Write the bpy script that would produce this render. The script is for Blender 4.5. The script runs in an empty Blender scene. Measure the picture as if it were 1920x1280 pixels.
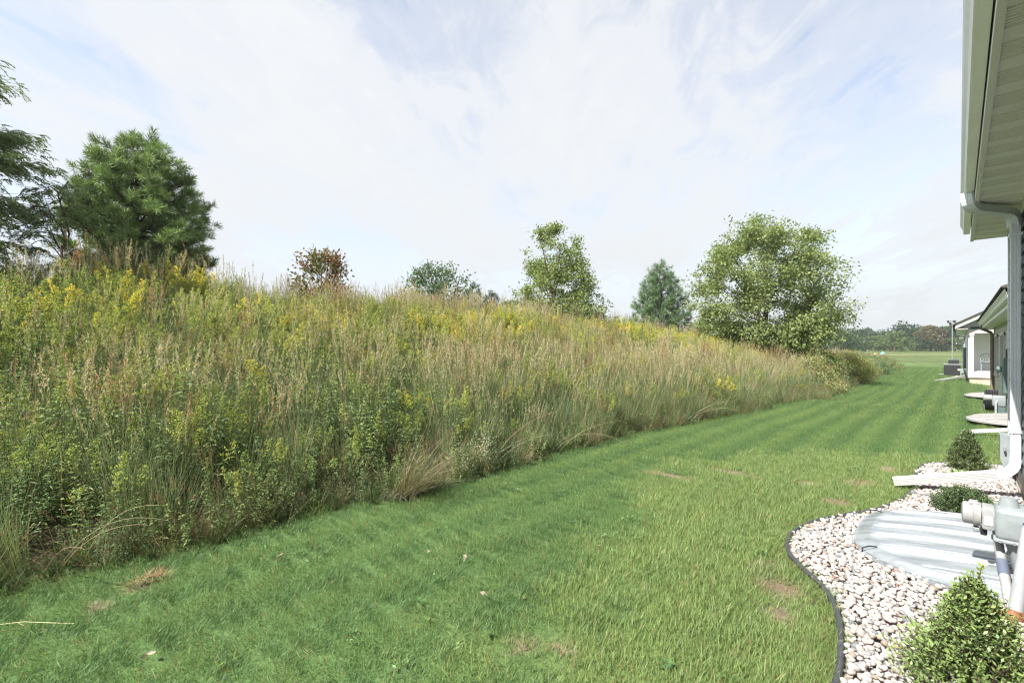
import bpy, bmesh, math, random
import numpy as np
from mathutils import Matrix, Vector, noise

C = bpy.context.scene.collection
SC = bpy.context.scene
R = math.radians
rng = np.random.default_rng(7)
random.seed(7)

# ------------------------------------------------------------------ camera
YAW = math.atan(837 / 880)
cam = bpy.data.objects.new('camera', bpy.data.cameras.new('camera'))
C.objects.link(cam)
cam.location = (0, 0, 1.5)
cam.rotation_euler = (R(90), 0, YAW)
cam.data.sensor_width = 36
cam.data.lens = 880 / 1920 * 36
cam.data.shift_y = 10 / 1920
cam.data.clip_start = 0.05
cam.data.clip_end = 4000
SC.camera = cam

# ------------------------------------------------------------------ light
SUN_EL = 49
LX, LY = 0.20, 0.980           # horizontal direction in which the sunlight travels
SC.view_settings.view_transform = 'Standard'
SC.view_settings.look = 'None'
SC.view_settings.gamma = 1
SC.view_settings.use_curve_mapping = False
SC.view_settings.exposure = 1.62
SC.cycles.max_bounces = 6
SC.cycles.diffuse_bounces = 3
SC.cycles.glossy_bounces = 2
SC.cycles.transmission_bounces = 4
SC.cycles.transparent_max_bounces = 8
SC.cycles.use_adaptive_sampling = True
SC.cycles.adaptive_threshold = 0.004
SC.cycles.use_denoising = True
SC.cycles.denoiser = 'OPENIMAGEDENOISE'
SC.cycles.denoising_prefilter = 'ACCURATE'
SC.cycles.filter_width = 1.2
SC.cycles.sample_clamp_indirect = 4.0

sun = bpy.data.objects.new('sun', bpy.data.lights.new('sun', 'SUN'))
C.objects.link(sun)
sun.data.energy = 3.3
sun.data.angle = R(0.55)
sun.data.color = (1.0, 0.965, 0.90)
ldir = Vector((LX * math.cos(R(SUN_EL)), LY * math.cos(R(SUN_EL)), -math.sin(R(SUN_EL))))
sun.rotation_euler = ldir.to_track_quat('-Z', 'Y').to_euler()
sun.location = (-20, -40, 60)

W = bpy.data.worlds.new('World')
SC.world = W
W.use_nodes = True
nt = W.node_tree
nt.nodes.clear()


def N(tree, typ, **kw):
    n = tree.nodes.new(typ)
    for k, v in kw.items():
        if k == 'inp':
            for a, b in v.items():
                n.inputs[a].default_value = b
        else:
            setattr(n, k, v)
    return n


def L(tree, a, b):
    tree.links.new(a, b)


def M_(tree, op, a, b=None, c=None, clamp=False):
    n = tree.nodes.new('ShaderNodeMath')
    n.operation = op
    n.use_clamp = clamp
    for i, x in enumerate((a, b, c)):
        if x is None:
            continue
        if isinstance(x, (int, float)):
            n.inputs[i].default_value = x
        else:
            tree.links.new(x, n.inputs[i])
    return n.outputs[0]


def ramp(tree, fac, stops, interp='LINEAR'):
    n = tree.nodes.new('ShaderNodeValToRGB')
    n.color_ramp.interpolation = interp
    e = n.color_ramp.elements
    while len(e) > 1:
        e.remove(e[-1])
    e[0].position = stops[0][0]
    e[0].color = (*stops[0][1], 1) if not isinstance(stops[0][1], (int, float)) else (stops[0][1],) * 3 + (1,)
    for p, c in stops[1:]:
        k = e.new(p)
        k.color = (*c, 1) if not isinstance(c, (int, float)) else (c, c, c, 1)
    tree.links.new(fac, n.inputs[0])
    return n.outputs[0]


def mixc(tree, fac, a, b, blend='MIX'):
    n = tree.nodes.new('ShaderNodeMix')
    n.data_type = 'RGBA'
    n.blend_type = blend
    n.clamp_factor = True
    if isinstance(fac, (int, float)):
        n.inputs[0].default_value = fac
    else:
        tree.links.new(fac, n.inputs[0])
    for i, x in ((6, a), (7, b)):
        if isinstance(x, tuple):
            n.inputs[i].default_value = (*x, 1)
        else:
            tree.links.new(x, n.inputs[i])
    return n.outputs[2]


# sky: Nishita air with high thin streaky cloud, mapped on a flat layer overhead
sky = N(nt, 'ShaderNodeTexSky', sky_type='NISHITA', sun_disc=False, sun_elevation=R(SUN_EL),
        sun_rotation=math.atan2(-LX, -LY), altitude=200, air_density=1.0, dust_density=1.6, ozone_density=1.2)
tc = N(nt, 'ShaderNodeTexCoord')
sep = N(nt, 'ShaderNodeSeparateXYZ')
L(nt, tc.outputs['Generated'], sep.inputs[0])
zc = M_(nt, 'ADD', M_(nt, 'MAXIMUM', sep.outputs[2], 0.0), 0.16)
px_ = M_(nt, 'DIVIDE', sep.outputs[0], zc)
py_ = M_(nt, 'DIVIDE', sep.outputs[1], zc)
comb = N(nt, 'ShaderNodeCombineXYZ')
L(nt, px_, comb.inputs[0])
L(nt, py_, comb.inputs[1])
mp = N(nt, 'ShaderNodeMapping')
mp.inputs['Rotation'].default_value = (0, 0, R(52))     # streaks run away from the viewer
mp2 = N(nt, 'ShaderNodeMapping')
L(nt, comb.outputs[0], mp2.inputs[0])
mp2.inputs['Rotation'].default_value = (0, 0, R(-128))
mp3 = N(nt, 'ShaderNodeMapping')
L(nt, mp2.outputs[0], mp3.inputs[0])
mp3.inputs['Scale'].default_value = (0.58, 1.15, 1)
mp3.inputs['Location'].default_value = (0.4, 2.2, 0)
n1 = N(nt, 'ShaderNodeTexNoise', inp={'Scale': 1.05, 'Detail': 9, 'Roughness': 0.56, 'Distortion': 0.55})
L(nt, mp3.outputs[0], n1.inputs['Vector'])
n2 = N(nt, 'ShaderNodeTexNoise', inp={'Scale': 0.55, 'Detail': 3, 'Roughness': 0.5, 'Distortion': 0.2})
L(nt, mp2.outputs[0], n2.inputs['Vector'])
mp4 = N(nt, 'ShaderNodeMapping')
L(nt, mp2.outputs[0], mp4.inputs[0])
mp4.inputs['Scale'].default_value = (1.7, 3.6, 1)
n3 = N(nt, 'ShaderNodeTexNoise', inp={'Scale': 2.0, 'Detail': 7, 'Roughness': 0.6, 'Distortion': 1.0})
L(nt, mp4.outputs[0], n3.inputs['Vector'])
cl = M_(nt, 'ADD', M_(nt, 'MULTIPLY', n1.outputs[0], 0.62), M_(nt, 'MULTIPLY', n2.outputs[0], 0.22))
cl = M_(nt, 'ADD', cl, M_(nt, 'MULTIPLY', n3.outputs[0], 0.25))
cover = ramp(nt, cl, [(0.40, 0.16), (0.48, 0.55), (0.56, 0.90), (0.65, 1.0)], 'EASE')
low = ramp(nt, sep.outputs[2], [(0.0, 1.0), (0.10, 0.85), (0.30, 0.35), (0.7, 0.0)])
cover2 = M_(nt, 'MAXIMUM', cover, low)
ccol = mixc(nt, low, (3.34, 3.39, 3.49), (3.0, 3.14, 3.25))
shs = N(nt, 'ShaderNodeHueSaturation', inp={'Saturation': .78})
L(nt, sky.outputs[0], shs.inputs['Color'])
skyc = mixc(nt, cover2, shs.outputs[0], ccol)
bg = N(nt, 'ShaderNodeBackground', inp={'Strength': 0.09})
L(nt, skyc, bg.inputs[0])
wo = N(nt, 'ShaderNodeOutputWorld')
L(nt, bg.outputs[0], wo.inputs[0])


# ------------------------------------------------------------------ materials
def newmat(name):
    m = bpy.data.materials.new(name)
    m.use_nodes = True
    t = m.node_tree
    t.nodes.clear()
    o = t.nodes.new('ShaderNodeOutputMaterial')
    return m, t, o


def pmat(name, col, rough=0.5, spec=0.4, metal=0.0, var=0.08, nscale=6.0, bump=0.0, bscale=60, dirt=None):
    """painted / plastic / mineral surface: base colour with a faint blotchy variation, fine relief"""
    m, t, o = newmat(name)
    b = t.nodes.new('ShaderNodeBsdfPrincipled')
    g = N(t, 'ShaderNodeNewGeometry')
    nz = N(t, 'ShaderNodeTexNoise', inp={'Scale': nscale, 'Detail': 6, 'Roughness': 0.65})
    L(t, g.outputs['Position'], nz.inputs['Vector'])
    dk = tuple(c * (1 - var * 2) for c in col)
    lt = tuple(min(1, c * (1 + var)) for c in col)
    cc = ramp(t, nz.outputs[0], [(0.3, dk), (0.5, col), (0.72, lt)])
    if dirt:
        nd = N(t, 'ShaderNodeTexNoise', inp={'Scale': dirt[1], 'Detail': 8, 'Roughness': 0.7})
        L(t, g.outputs['Position'], nd.inputs['Vector'])
        f = ramp(t, nd.outputs[0], [(dirt[2], 0.0), (dirt[2] + 0.12, 1.0)])
        cc = mixc(t, f, cc, dirt[0])
    L(t, cc, b.inputs['Base Color'])
    b.inputs['Roughness'].default_value = rough
    b.inputs['Specular IOR Level'].default_value = spec
    b.inputs['Metallic'].default_value = metal
    if bump:
        nb = N(t, 'ShaderNodeTexNoise', inp={'Scale': bscale, 'Detail': 4})
        L(t, g.outputs['Position'], nb.inputs['Vector'])
        bp = N(t, 'ShaderNodeBump', inp={'Strength': bump, 'Distance': 0.01})
        L(t, nb.outputs[0], bp.inputs['Height'])
        L(t, bp.outputs[0], b.inputs['Normal'])
    L(t, b.outputs[0], o.inputs[0])
    return m


def leafmat(name, trans=0.3, rough=0.5, spec=0.25, tint=True, hue=0.03, val=0.45):
    """leaves and blades: colour of each leaf is stored on the mesh, each plant varies a little"""
    m, t, o = newmat(name)
    at = N(t, 'ShaderNodeAttribute', attribute_name='col')
    col = at.outputs['Color']
    if tint:
        ti = N(t, 'ShaderNodeAttribute', attribute_name='tint', attribute_type='INSTANCER')
        hs = N(t, 'ShaderNodeHueSaturation')
        L(t, M_(t, 'ADD', M_(t, 'MULTIPLY', ti.outputs['Fac'], -hue), 0.5 + hue / 2), hs.inputs['Hue'])
        L(t, M_(t, 'ADD', M_(t, 'MULTIPLY', ti.outputs['Fac'], val), 1 - val / 2), hs.inputs['Value'])
        L(t, col, hs.inputs['Color'])
        col = hs.outputs[0]
    b = t.nodes.new('ShaderNodeBsdfPrincipled')
    b.inputs['Roughness'].default_value = rough
    b.inputs['Specular IOR Level'].default_value = spec
    L(t, col, b.inputs['Base Color'])
    tr = N(t, 'ShaderNodeBsdfTranslucent')
    tcx = mixc(t, 0.75, col, (0.95, 1.0, 0.45), 'MULTIPLY')
    L(t, tcx, tr.inputs[0])
    mx = N(t, 'ShaderNodeMixShader')
    mx.inputs[0].default_value = trans
    L(t, b.outputs[0], mx.inputs[1])
    L(t, tr.outputs[0], mx.inputs[2])
    L(t, mx.outputs[0], o.inputs[0])
    return m


# ------------------------------------------------------------------ mesh helpers
def rawmesh(name, verts, faces, mats=(), cols=None, smooth=False, midx=None):
    """verts Nx3, faces either an int array MxK or a list of tuples"""
    me = bpy.data.meshes.new(name)
    verts = np.asarray(verts, dtype=np.float32)
    if isinstance(faces, np.ndarray):
        k = faces.shape[1]
        me.vertices.add(len(verts))
        me.vertices.foreach_set('co', verts.ravel())
        me.loops.add(faces.size)
        me.loops.foreach_set('vertex_index', faces.astype(np.int32).ravel())
        me.polygons.add(len(faces))
        me.polygons.foreach_set('loop_start', np.arange(0, faces.size, k, dtype=np.int32))
        try:
            me.polygons.foreach_set('loop_total', np.full(len(faces), k, dtype=np.int32))
        except Exception:
            pass
        me.update(calc_edges=True)
    else:
        me.from_pydata([tuple(map(float, v)) for v in verts], [], faces)
        me.update()
    if cols is not None:
        a = me.color_attributes.new('col', 'FLOAT_COLOR', 'POINT')
        c4 = np.ones((len(verts), 4), dtype=np.float32)
        c4[:, :3] = cols
        a.data.foreach_set('color', c4.ravel())
    for m in (mats if isinstance(mats, (list, tuple)) else [mats]):
        me.materials.append(m)
    if midx is not None:
        me.polygons.foreach_set('material_index', np.asarray(midx, dtype=np.int32))
    if smooth:
        me.polygons.foreach_set('use_smooth', np.ones(len(me.polygons), dtype=bool))
    return me


def tag(o, label=None, cat=None, group=None, kind=None):
    if label: o['label'] = label
    if cat: o['category'] = cat
    if group: o['group'] = group
    if kind: o['kind'] = kind
    return o


def link(name, me, parent=None):
    o = bpy.data.objects.new(name, me)
    C.objects.link(o)
    if parent is not None:
        o.parent = parent
        o.matrix_parent_inverse = PINV.get(parent.name, Matrix())
    return o


PINV = {}


def thing(name, loc, label, cat, group=None):
    o = bpy.data.objects.new(name, None)
    C.objects.link(o)
    o.location = loc
    o.empty_display_size = 0.1
    PINV[o.name] = Matrix.Translation(-Vector(loc))
    return tag(o, label, cat, group)


def copy_tree(o, parent=None):
    c = o.copy()
    C.objects.link(c)
    if parent is not None:
        c.parent = parent
    for ch in list(o.children):
        copy_tree(ch, c)
    return c


class MB:
    """collects shapes in world coordinates; build() links them as ONE mesh object"""

    def __init__(s):
        s.v, s.f, s.sm = [], [], False

    def add(s, vs, fs):
        b = len(s.v)
        s.v += [tuple(v) for v in vs]
        s.f += [tuple(i + b for i in f) for f in fs]
        return s

    def box(s, x0, x1, y0, y1, z0, z1):
        x0, x1 = sorted((x0, x1)); y0, y1 = sorted((y0, y1)); z0, z1 = sorted((z0, z1))
        vs = [(x0, y0, z0), (x1, y0, z0), (x1, y1, z0), (x0, y1, z0), (x0, y0, z1), (x1, y0, z1), (x1, y1, z1), (x0, y1, z1)]
        return s.add(vs, [(0, 3, 2, 1), (4, 5, 6, 7), (0, 1, 5, 4), (1, 2, 6, 5), (2, 3, 7, 6), (3, 0, 4, 7)])

    def bbox(s, x0, x1, y0, y1, z0, z1, r=0.01, seg=2):
        """box with rounded edges"""
        bm = bmesh.new()
        bmesh.ops.create_cube(bm, size=1)
        for v in bm.verts:
            v.co = ((x0 + x1) / 2 + v.co.x * (x1 - x0), (y0 + y1) / 2 + v.co.y * (y1 - y0), (z0 + z1) / 2 + v.co.z * (z1 - z0))
        bmesh.ops.bevel(bm, geom=list(bm.edges), offset=r, segments=seg, affect='EDGES', profile=0.5)
        bm.verts.index_update()
        s.add([v.co[:] for v in bm.verts], [tuple(v.index for v in f.verts) for f in bm.faces])
        bm.free()
        return s

    def prism(s, prof, axis, a0, a1):
        """extrude a closed 2-D profile along an axis; 'x': prof=(y,z), 'y': prof=(x,z), 'z': prof=(x,y)"""
        def P(p, a):
            return {'x': (a, p[0], p[1]), 'y': (p[0], a, p[1]), 'z': (p[0], p[1], a)}[axis]
        n = len(prof)
        vs = [P(p, a0) for p in prof] + [P(p, a1) for p in prof]
        fs = [tuple(range(n)), tuple(range(2 * n - 1, n - 1, -1))]
        fs += [(i, i + n, (i + 1) % n + n, (i + 1) % n) for i in range(n)]
        return s.add(vs, fs)

    def tube(s, pts, rad, n=8, cap=True):
        pts = [Vector(p) for p in pts]
        if isinstance(rad, (int, float)):
            rad = [rad] * len(pts)
        vs, fs = [], []
        prev = None
        for i, p in enumerate(pts):
            d = (pts[min(i + 1, len(pts) - 1)] - pts[max(i - 1, 0)]).normalized()
            if prev is None:
                up = Vector((0, 0, 1)) if abs(d.z) < 0.9 else Vector((1, 0, 0))
                a = d.cross(up).normalized()
            else:
                a = (prev - d * prev.dot(d)).normalized()
            prev = a
            b = d.cross(a)
            for k in range(n):
                t = 2 * math.pi * k / n
                vs.append(p + (a * math.cos(t) + b * math.sin(t)) * rad[i])
        for i in range(len(pts) - 1):
            for k in range(n):
                fs.append((i * n + k, i * n + (k + 1) % n, (i + 1) * n + (k + 1) % n, (i + 1) * n + k))
        if cap:
            fs.append(tuple(range(n - 1, -1, -1)))
            fs.append(tuple((len(pts) - 1) * n + k for k in range(n)))
        return s.add(vs, fs)

    def sweep(s, pts, prof, side0, cap=True):
        """sweep a closed profile (a,b) along a polyline; a runs along side, b along side x dir"""
        pts = [Vector(p) for p in pts]
        vs, fs = [], []
        n = len(prof)
        side = Vector(side0)
        for i, p in enumerate(pts):
            d = (pts[min(i + 1, len(pts) - 1)] - pts[max(i - 1, 0)]).normalized()
            side = (side - d * side.dot(d)).normalized()
            b = d.cross(side)
            for q in prof:
                vs.append(p + side * q[0] + b * q[1])
        for i in range(len(pts) - 1):
            for k in range(n):
                fs.append((i * n + k, i * n + (k + 1) % n, (i + 1) * n + (k + 1) % n, (i + 1) * n + k))
        if cap:
            fs.append(tuple(range(n - 1, -1, -1)))
            fs.append(tuple((len(pts) - 1) * n + k for k in range(n)))
        return s.add(vs, fs)

    def sweep_flat(s, pts, prof):
        """sweep along a level path: profile a to the right of the path, b straight up"""
        pts = [Vector(p) for p in pts]
        vs, fs = [], []
        n = len(prof)
        for i, p in enumerate(pts):
            d = pts[min(i + 1, len(pts) - 1)] - pts[max(i - 1, 0)]
            sd = Vector((d.y, -d.x, 0)).normalized()
            for q in prof:
                vs.append(p + sd * q[0] + Vector((0, 0, q[1])))
        for i in range(len(pts) - 1):
            for k in range(n):
                fs.append((i * n + k, i * n + (k + 1) % n, (i + 1) * n + (k + 1) % n, (i + 1) * n + k))
        fs.append(tuple(range(n - 1, -1, -1)))
        fs.append(tuple((len(pts) - 1) * n + k for k in range(n)))
        return s.add(vs, fs)

    def mesh(s, name, mat, smooth=False):
        me = rawmesh(name, s.v, s.f, mat, smooth=False)
        bm = bmesh.new()
        bm.from_mesh(me)
        bmesh.ops.recalc_face_normals(bm, faces=bm.faces)
        bm.to_mesh(me)
        bm.free()
        if smooth:
            me.polygons.foreach_set('use_smooth', np.ones(len(me.polygons), dtype=bool))
            try:
                me.set_sharp_from_angle(angle=R(38))
            except Exception:
                pass
        return me

    def build(s, name, mat, parent=None, smooth=False):
        return link(name, s.mesh(name, mat, smooth), parent)


class FB:
    """foliage buffer: numpy strips and leaves gathered into one mesh"""

    def __init__(s):
        s.v, s.q, s.c, s.n = [], [], [], 0

    def put(s, v, q, c):
        v = np.asarray(v, np.float32).reshape(-1, 3)
        s.v.append(v)
        s.q.append(np.asarray(q, np.int64).reshape(-1, 4) + s.n)
        s.c.append(np.asarray(c, np.float32).reshape(-1, 3))
        s.n += len(v)

    def blades(s, base, az, lean, curve, length, width, seg, col, taper=1.0, tipw=0.06):
        """curved ribbons: lean and curve are angles from the vertical"""
        base = np.asarray(base, float)
        n = len(base)
        az, lean, curve, length, width = [np.broadcast_to(np.asarray(x, float), (n,)) for x in (az, lean, curve, length, width)]
        col = np.broadcast_to(np.asarray(col, float), (n, 3))
        roll = rng.uniform(-0.9, 0.9, n)
        ca, sa = np.cos(az), np.sin(az)
        sd = np.stack([-np.sin(az + roll), np.cos(az + roll), np.zeros(n)], 1)
        V = np.zeros((n, seg + 1, 2, 3))
        p = base.copy()
        for i in range(seg + 1):
            t = i / seg
            w = width * (tipw + (1 - tipw) * (1 - t ** (1.5 * taper))) * 0.5
            V[:, i, 0] = p + sd * w[:, None]
            V[:, i, 1] = p - sd * w[:, None]
            th = lean + curve * (t + 0.5 / seg)
            st = (length / seg)
            p = p + np.stack([ca * np.sin(th) * st, sa * np.sin(th) * st, np.cos(th) * st], 1)
        idx = np.arange(n)[:, None] * (seg + 1) * 2 + np.arange(seg)[None] * 2
        q = np.stack([idx, idx + 1, idx + 3, idx + 2], 2)
        s.put(V, q, np.repeat(col[:, None], (seg + 1) * 2, 1))

    def leaves(s, pos, d, length, width, col, up=None, fold=0.0):
        """diamond leaves pointing along d"""
        pos = np.asarray(pos, float)
        n = len(pos)
        d = np.asarray(d, float)
        d = d / (np.linalg.norm(d, axis=1, keepdims=True) + 1e-9)
        length = np.broadcast_to(np.asarray(length, float), (n,))
        width = np.broadcast_to(np.asarray(width, float), (n,))
        col = np.broadcast_to(np.asarray(col, float), (n, 3))
        r = rng.normal(size=(n, 3)) * 0.6 + (np.array([0, 0, 1.0]) if up is None else up)
        sd = np.cross(d, r)
        sd /= (np.linalg.norm(sd, axis=1, keepdims=True) + 1e-9)
        V = np.zeros((n, 4, 3))
        mid = pos + d * (length * 0.45)[:, None]
        V[:, 0] = pos
        V[:, 1] = mid + sd * (width / 2)[:, None]
        V[:, 2] = pos + d * length[:, None]
        V[:, 3] = mid - sd * (width / 2)[:, None]
        if fold:
            V[:, 2, 2] -= fold * length
        q = np.arange(n)[:, None] * 4 + np.arange(4)[None]
        s.put(V, q, np.repeat(col[:, None], 4, 1))

    def tube(s, pts, rad, n, col):
        pts = np.asarray(pts, float)
        k = len(pts)
        d = np.gradient(pts, axis=0)
        d /= (np.linalg.norm(d, axis=1, keepdims=True) + 1e-9)
        ref = np.array([0.31, 0.2, 0.93]) if abs(d[0] @ np.array([0.31, 0.2, 0.93])) < 0.9 else np.array([1.0, 0, 0])
        a = np.cross(d, ref)
        a /= (np.linalg.norm(a, axis=1, keepdims=True) + 1e-9)
        b = np.cross(d, a)
        rad = np.broadcast_to(np.asarray(rad, float), (k,))
        t = np.arange(n) * 2 * np.pi / n
        V = pts[:, None] + (a[:, None] * np.cos(t)[None, :, None] + b[:, None] * np.sin(t)[None, :, None]) * rad[:, None, None]
        i = np.arange(k - 1)[:, None] * n
        j = np.arange(n)[None]
        q = np.stack([i + j, i + (j + 1) % n, i + n + (j + 1) % n, i + n + j], 2)
        s.put(V, q, np.broadcast_to(np.asarray(col, float), (k * n, 3)))

    def mesh(s, name, mat, smooth=False):
        return rawmesh(name, np.concatenate(s.v), np.concatenate(s.q), mat, np.concatenate(s.c), smooth)

    def tris(s):
        return 2 * sum(len(q) for q in s.q)


def vary(col, n, h=0.12, v=0.2):
    """n jittered copies of a colour"""
    c = np.tile(np.asarray(col, float), (n, 1))
    c *= 1 + rng.uniform(-v, v, (n, 1))
    c *= 1 + rng.uniform(-h, h, (n, 3))
    return np.clip(c, 0.003, 1)


def scatter(name, pts, rot, scl, tint, idx, sources, label=None, parent=None):
    """one 'stuff' object: sources instanced on its points"""
    n = len(pts)
    me = bpy.data.meshes.new(name)
    me.vertices.add(n)
    me.vertices.foreach_set('co', np.asarray(pts, np.float32).ravel())
    for nm, ty, arr, key in (('rot', 'FLOAT_VECTOR', rot, 'vector'), ('scl', 'FLOAT', scl, 'value'),
                             ('tint', 'FLOAT', tint, 'value'), ('pick', 'INT', idx, 'value')):
        a = me.attributes.new(nm, ty, 'POINT')
        a.data.foreach_set(key, np.ascontiguousarray(arr, np.int32 if ty == 'INT' else np.float32).ravel())
    o = link(name, me, parent)
    col = bpy.data.collections.new(name + '_sources')
    for i, sm in enumerate(sources):
        so = bpy.data.objects.new('%s_source_%02d' % (name, i), sm)
        col.objects.link(so)
    g = bpy.data.node_groups.new(name + '_scatter', 'GeometryNodeTree')
    g.interface.new_socket('Geometry', in_out='INPUT', socket_type='NodeSocketGeometry')
    g.interface.new_socket('Geometry', in_out='OUTPUT', socket_type='NodeSocketGeometry')
    gi, go = g.nodes.new('NodeGroupInput'), g.nodes.new('NodeGroupOutput')
    ci = g.nodes.new('GeometryNodeCollectionInfo')
    ci.inputs['Collection'].default_value = col
    ci.inputs['Separate Children'].default_value = True
    ci.inputs['Reset Children'].default_value = True
    ip = g.nodes.new('GeometryNodeInstanceOnPoints')
    ip.inputs['Pick Instance'].default_value = True

    def na(nm, ty):
        k = g.nodes.new('GeometryNodeInputNamedAttribute')
        k.data_type = ty
        k.inputs['Name'].default_value = nm
        return k.outputs[0]
    e2r = g.nodes.new('FunctionNodeEulerToRotation')
    g.links.new(na('rot', 'FLOAT_VECTOR'), e2r.inputs[0])
    g.links.new(gi.outputs[0], ip.inputs['Points'])
    g.links.new(ci.outputs[0], ip.inputs['Instance'])
    g.links.new(na('pick', 'INT'), ip.inputs['Instance Index'])
    g.links.new(e2r.outputs[0], ip.inputs['Rotation'])
    g.links.new(na('scl', 'FLOAT'), ip.inputs['Scale'])
    g.links.new(ip.outputs[0], go.inputs[0])
    md = o.modifiers.new('scatter', 'NODES')
    md.node_group = g
    o['kind'] = 'stuff'
    if label: o['label'] = label
    return o


def inside(poly, x, y):
    x = np.asarray(x); y = np.asarray(y)
    r = np.zeros(x.shape, bool)
    n = len(poly)
    for i in range(n):
        x0, y0 = poly[i]
        x1, y1 = poly[(i + 1) % n]
        c = ((y0 > y) != (y1 > y)) & (x < (x1 - x0) * (y - y0) / (y1 - y0 + 1e-12) + x0)
        r ^= c
    return r


_VN = rng.uniform(0, 1, (64, 64))


def vnoise(x, y, s=1.0, o=0):
    """cheap smooth value noise 0..1"""
    x = np.asarray(x, float) / s + 17.3 + o * 7.7
    y = np.asarray(y, float) / s + 5.1 + o * 3.3
    xi, yi = np.floor(x).astype(int), np.floor(y).astype(int)
    fx, fy = x - xi, y - yi
    fx = fx * fx * (3 - 2 * fx); fy = fy * fy * (3 - 2 * fy)
    g = lambda a, b: _VN[a % 64, b % 64]
    return (g(xi, yi) * (1 - fx) + g(xi + 1, yi) * fx) * (1 - fy) + (g(xi, yi + 1) * (1 - fx) + g(xi + 1, yi + 1) * fx) * fy


# ------------------------------------------------------------------ terrain
LAWN_Y = [-40, 6, 9, 13, 15.5, 18, 22, 34, 60, 90, 140, 260, 900]
LAWN_Z = [0, 0, -0.02, -0.09, -0.13, -0.28, -0.34, -0.45, -0.62, -0.62, -0.35, 0.02, 0.0]
BERM_Y = [-30, 0, 7, 18, 29, 40, 51, 60, 68]
BERM_H = [1.9, 1.95, 1.80, 1.88, 1.45, 1.05, 0.75, 0.35, 0.0]
EDGE_Y = [-20, 0, 2, 5, 7.5, 9.2, 12, 18, 30, 48, 58, 70]
EDGE_X = [-4.5, -4.38, -4.12, -4.1, -3.98, -3.72, -3.7, -3.35, -3.55, -3.9, -4.3, -8]


def edge_x(y):
    return np.interp(y, EDGE_Y, EDGE_X) + (vnoise(y, y * 0, 1.1) - 0.5) * 0.32


def gz(x, y):
    x = np.asarray(x, float); y = np.asarray(y, float)
    z = np.interp(y, LAWN_Y, LAWN_Z)
    h = np.interp(y, BERM_Y, BERM_H)
    e = np.interp(y, EDGE_Y, EDGE_X)
    t = np.clip((e - x) / 7.0, 0, 1)
    up = t * t * (3 - 2 * t) * 0.6 + t * 0.4
    dn = np.clip((-13.5 - x) / 12.0, 0, 1)
    dn = dn * dn * (3 - 2 * dn)
    z = z + h * up * (1 - 0.85 * dn)
    z = z + (vnoise(x, y, 1.7) - 0.5) * (0.03 + 0.12 * np.clip(t * 3, 0, 1))
    far = np.clip((np.hypot(x, y) - 60) / 100, 0, 1)
    return z + far * (vnoise(x, y, 45, 2) - 0.5) * 0.5


def gz1(x, y):
    return float(gz(np.array([x]), np.array([y]))[0])


# ------------------------------------------------------------------ ground sheet
EDGING = [(0.40, 8.42), (0.11, 8.3), (-0.13, 8.12), (-0.28, 7.9), (-0.35, 7.6), (-0.36, 7.11), (-0.34, 6.69), (-0.36, 6.2), (-0.43, 5.8),
          (-0.55, 5.4), (-0.74, 5.02), (-0.88, 4.69), (-0.95, 4.36), (-0.95, 4.07), (-0.88, 3.81), (-0.75, 3.6),
          (-0.60, 3.4), (-0.5, 3.17), (-0.44, 2.92), (-0.40, 2.64), (-0.39, 2.4), (-0.41, 2.0), (-0.47, 1.5), (-0.55, 1.0),
          (-0.58, 0.4), (-0.52, -0.3), (-0.45, -1.2)]


def smooth_path(p, k=4):
    p = np.array(p)
    out = []
    for i in range(len(p) - 1):
        a, b, c, d = p[max(i - 1, 0)], p[i], p[i + 1], p[min(i + 2, len(p) - 1)]
        for t in np.arange(k) / k:
            out.append(0.5 * ((2 * b) + (c - a) * t + (2 * a - 5 * b + 4 * c - d) * t ** 2 + (3 * b - a - 3 * c + d) * t ** 3))
    out.append(p[-1])
    return np.array(out)


EDGE_PATH = smooth_path(EDGING)
WALLX = 0.45
BED = [tuple(p) for p in EDGE_PATH] + [(WALLX + 0.1, -1.2), (WALLX + 0.1, 8.42)]

PATCH = [(-0.96, 3.53, .10, .13), (-0.78, 3.27, .15, .12), (-0.74, 2.95, .08, .12), (-0.80, 6.4, .16, .17), (-0.6, 7.35, .12, .15),
         (-0.85, 5.5, .14, .10), (-1.97, 5.9, .30, .12), (-2.45, 5.2, .35, .10), (-3.6, 0.32, .07, .06), (-1.41, 1.88, .06, .05),
         (-1.60, 1.74, .05, .06), (-3.72, 0.55, .05, .10), (-1.15, 6.0, .14, .08)]


def bare(x, y):
    """0..1: thin, dry lawn showing soil"""
    b = np.zeros(np.shape(x))
    for i, (px, py, rx, ry) in enumerate(PATCH):
        d = np.hypot((x - px) / rx, (y - py) / ry) + (vnoise(x, y, 0.09, i) - 0.5) * 0.9
        b = np.maximum(b, np.clip(1.45 - d, 0, 1))
    return b


def light_lawn(x, y):
    """0..1: the paler, coarser turf near the house"""
    xb = np.interp(y, [-2, 0, 1.5, 3, 4.4, 5.4, 6.4, 7.5, 8.4, 9.2], [-1.1, -1.25, -1.46, -1.85, -2.25, -2.75, -2.5, -1.7, -0.9, 0.6])
    return np.clip((x - xb) / 0.65 + 0.5 + (vnoise(x, y, 0.35, 1) - 0.5) * 1.3, 0, 1)


def stripe(x, y):
    """mowing passes: -1 .. 1, direction in which the blades were rolled"""
    s = np.sin(2 * np.pi * (x + 0.012 * np.sin(y * 0.7)) / 0.50)
    return np.clip(s * 2.2, -1, 1)


def axis(segs):
    out = [segs[0][0]]
    for a, b, st in segs:
        n = max(1, int(round((b - a) / st)))
        out += list(a + (b - a) * (np.arange(n) + 1) / n)
    return np.array(out)


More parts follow.
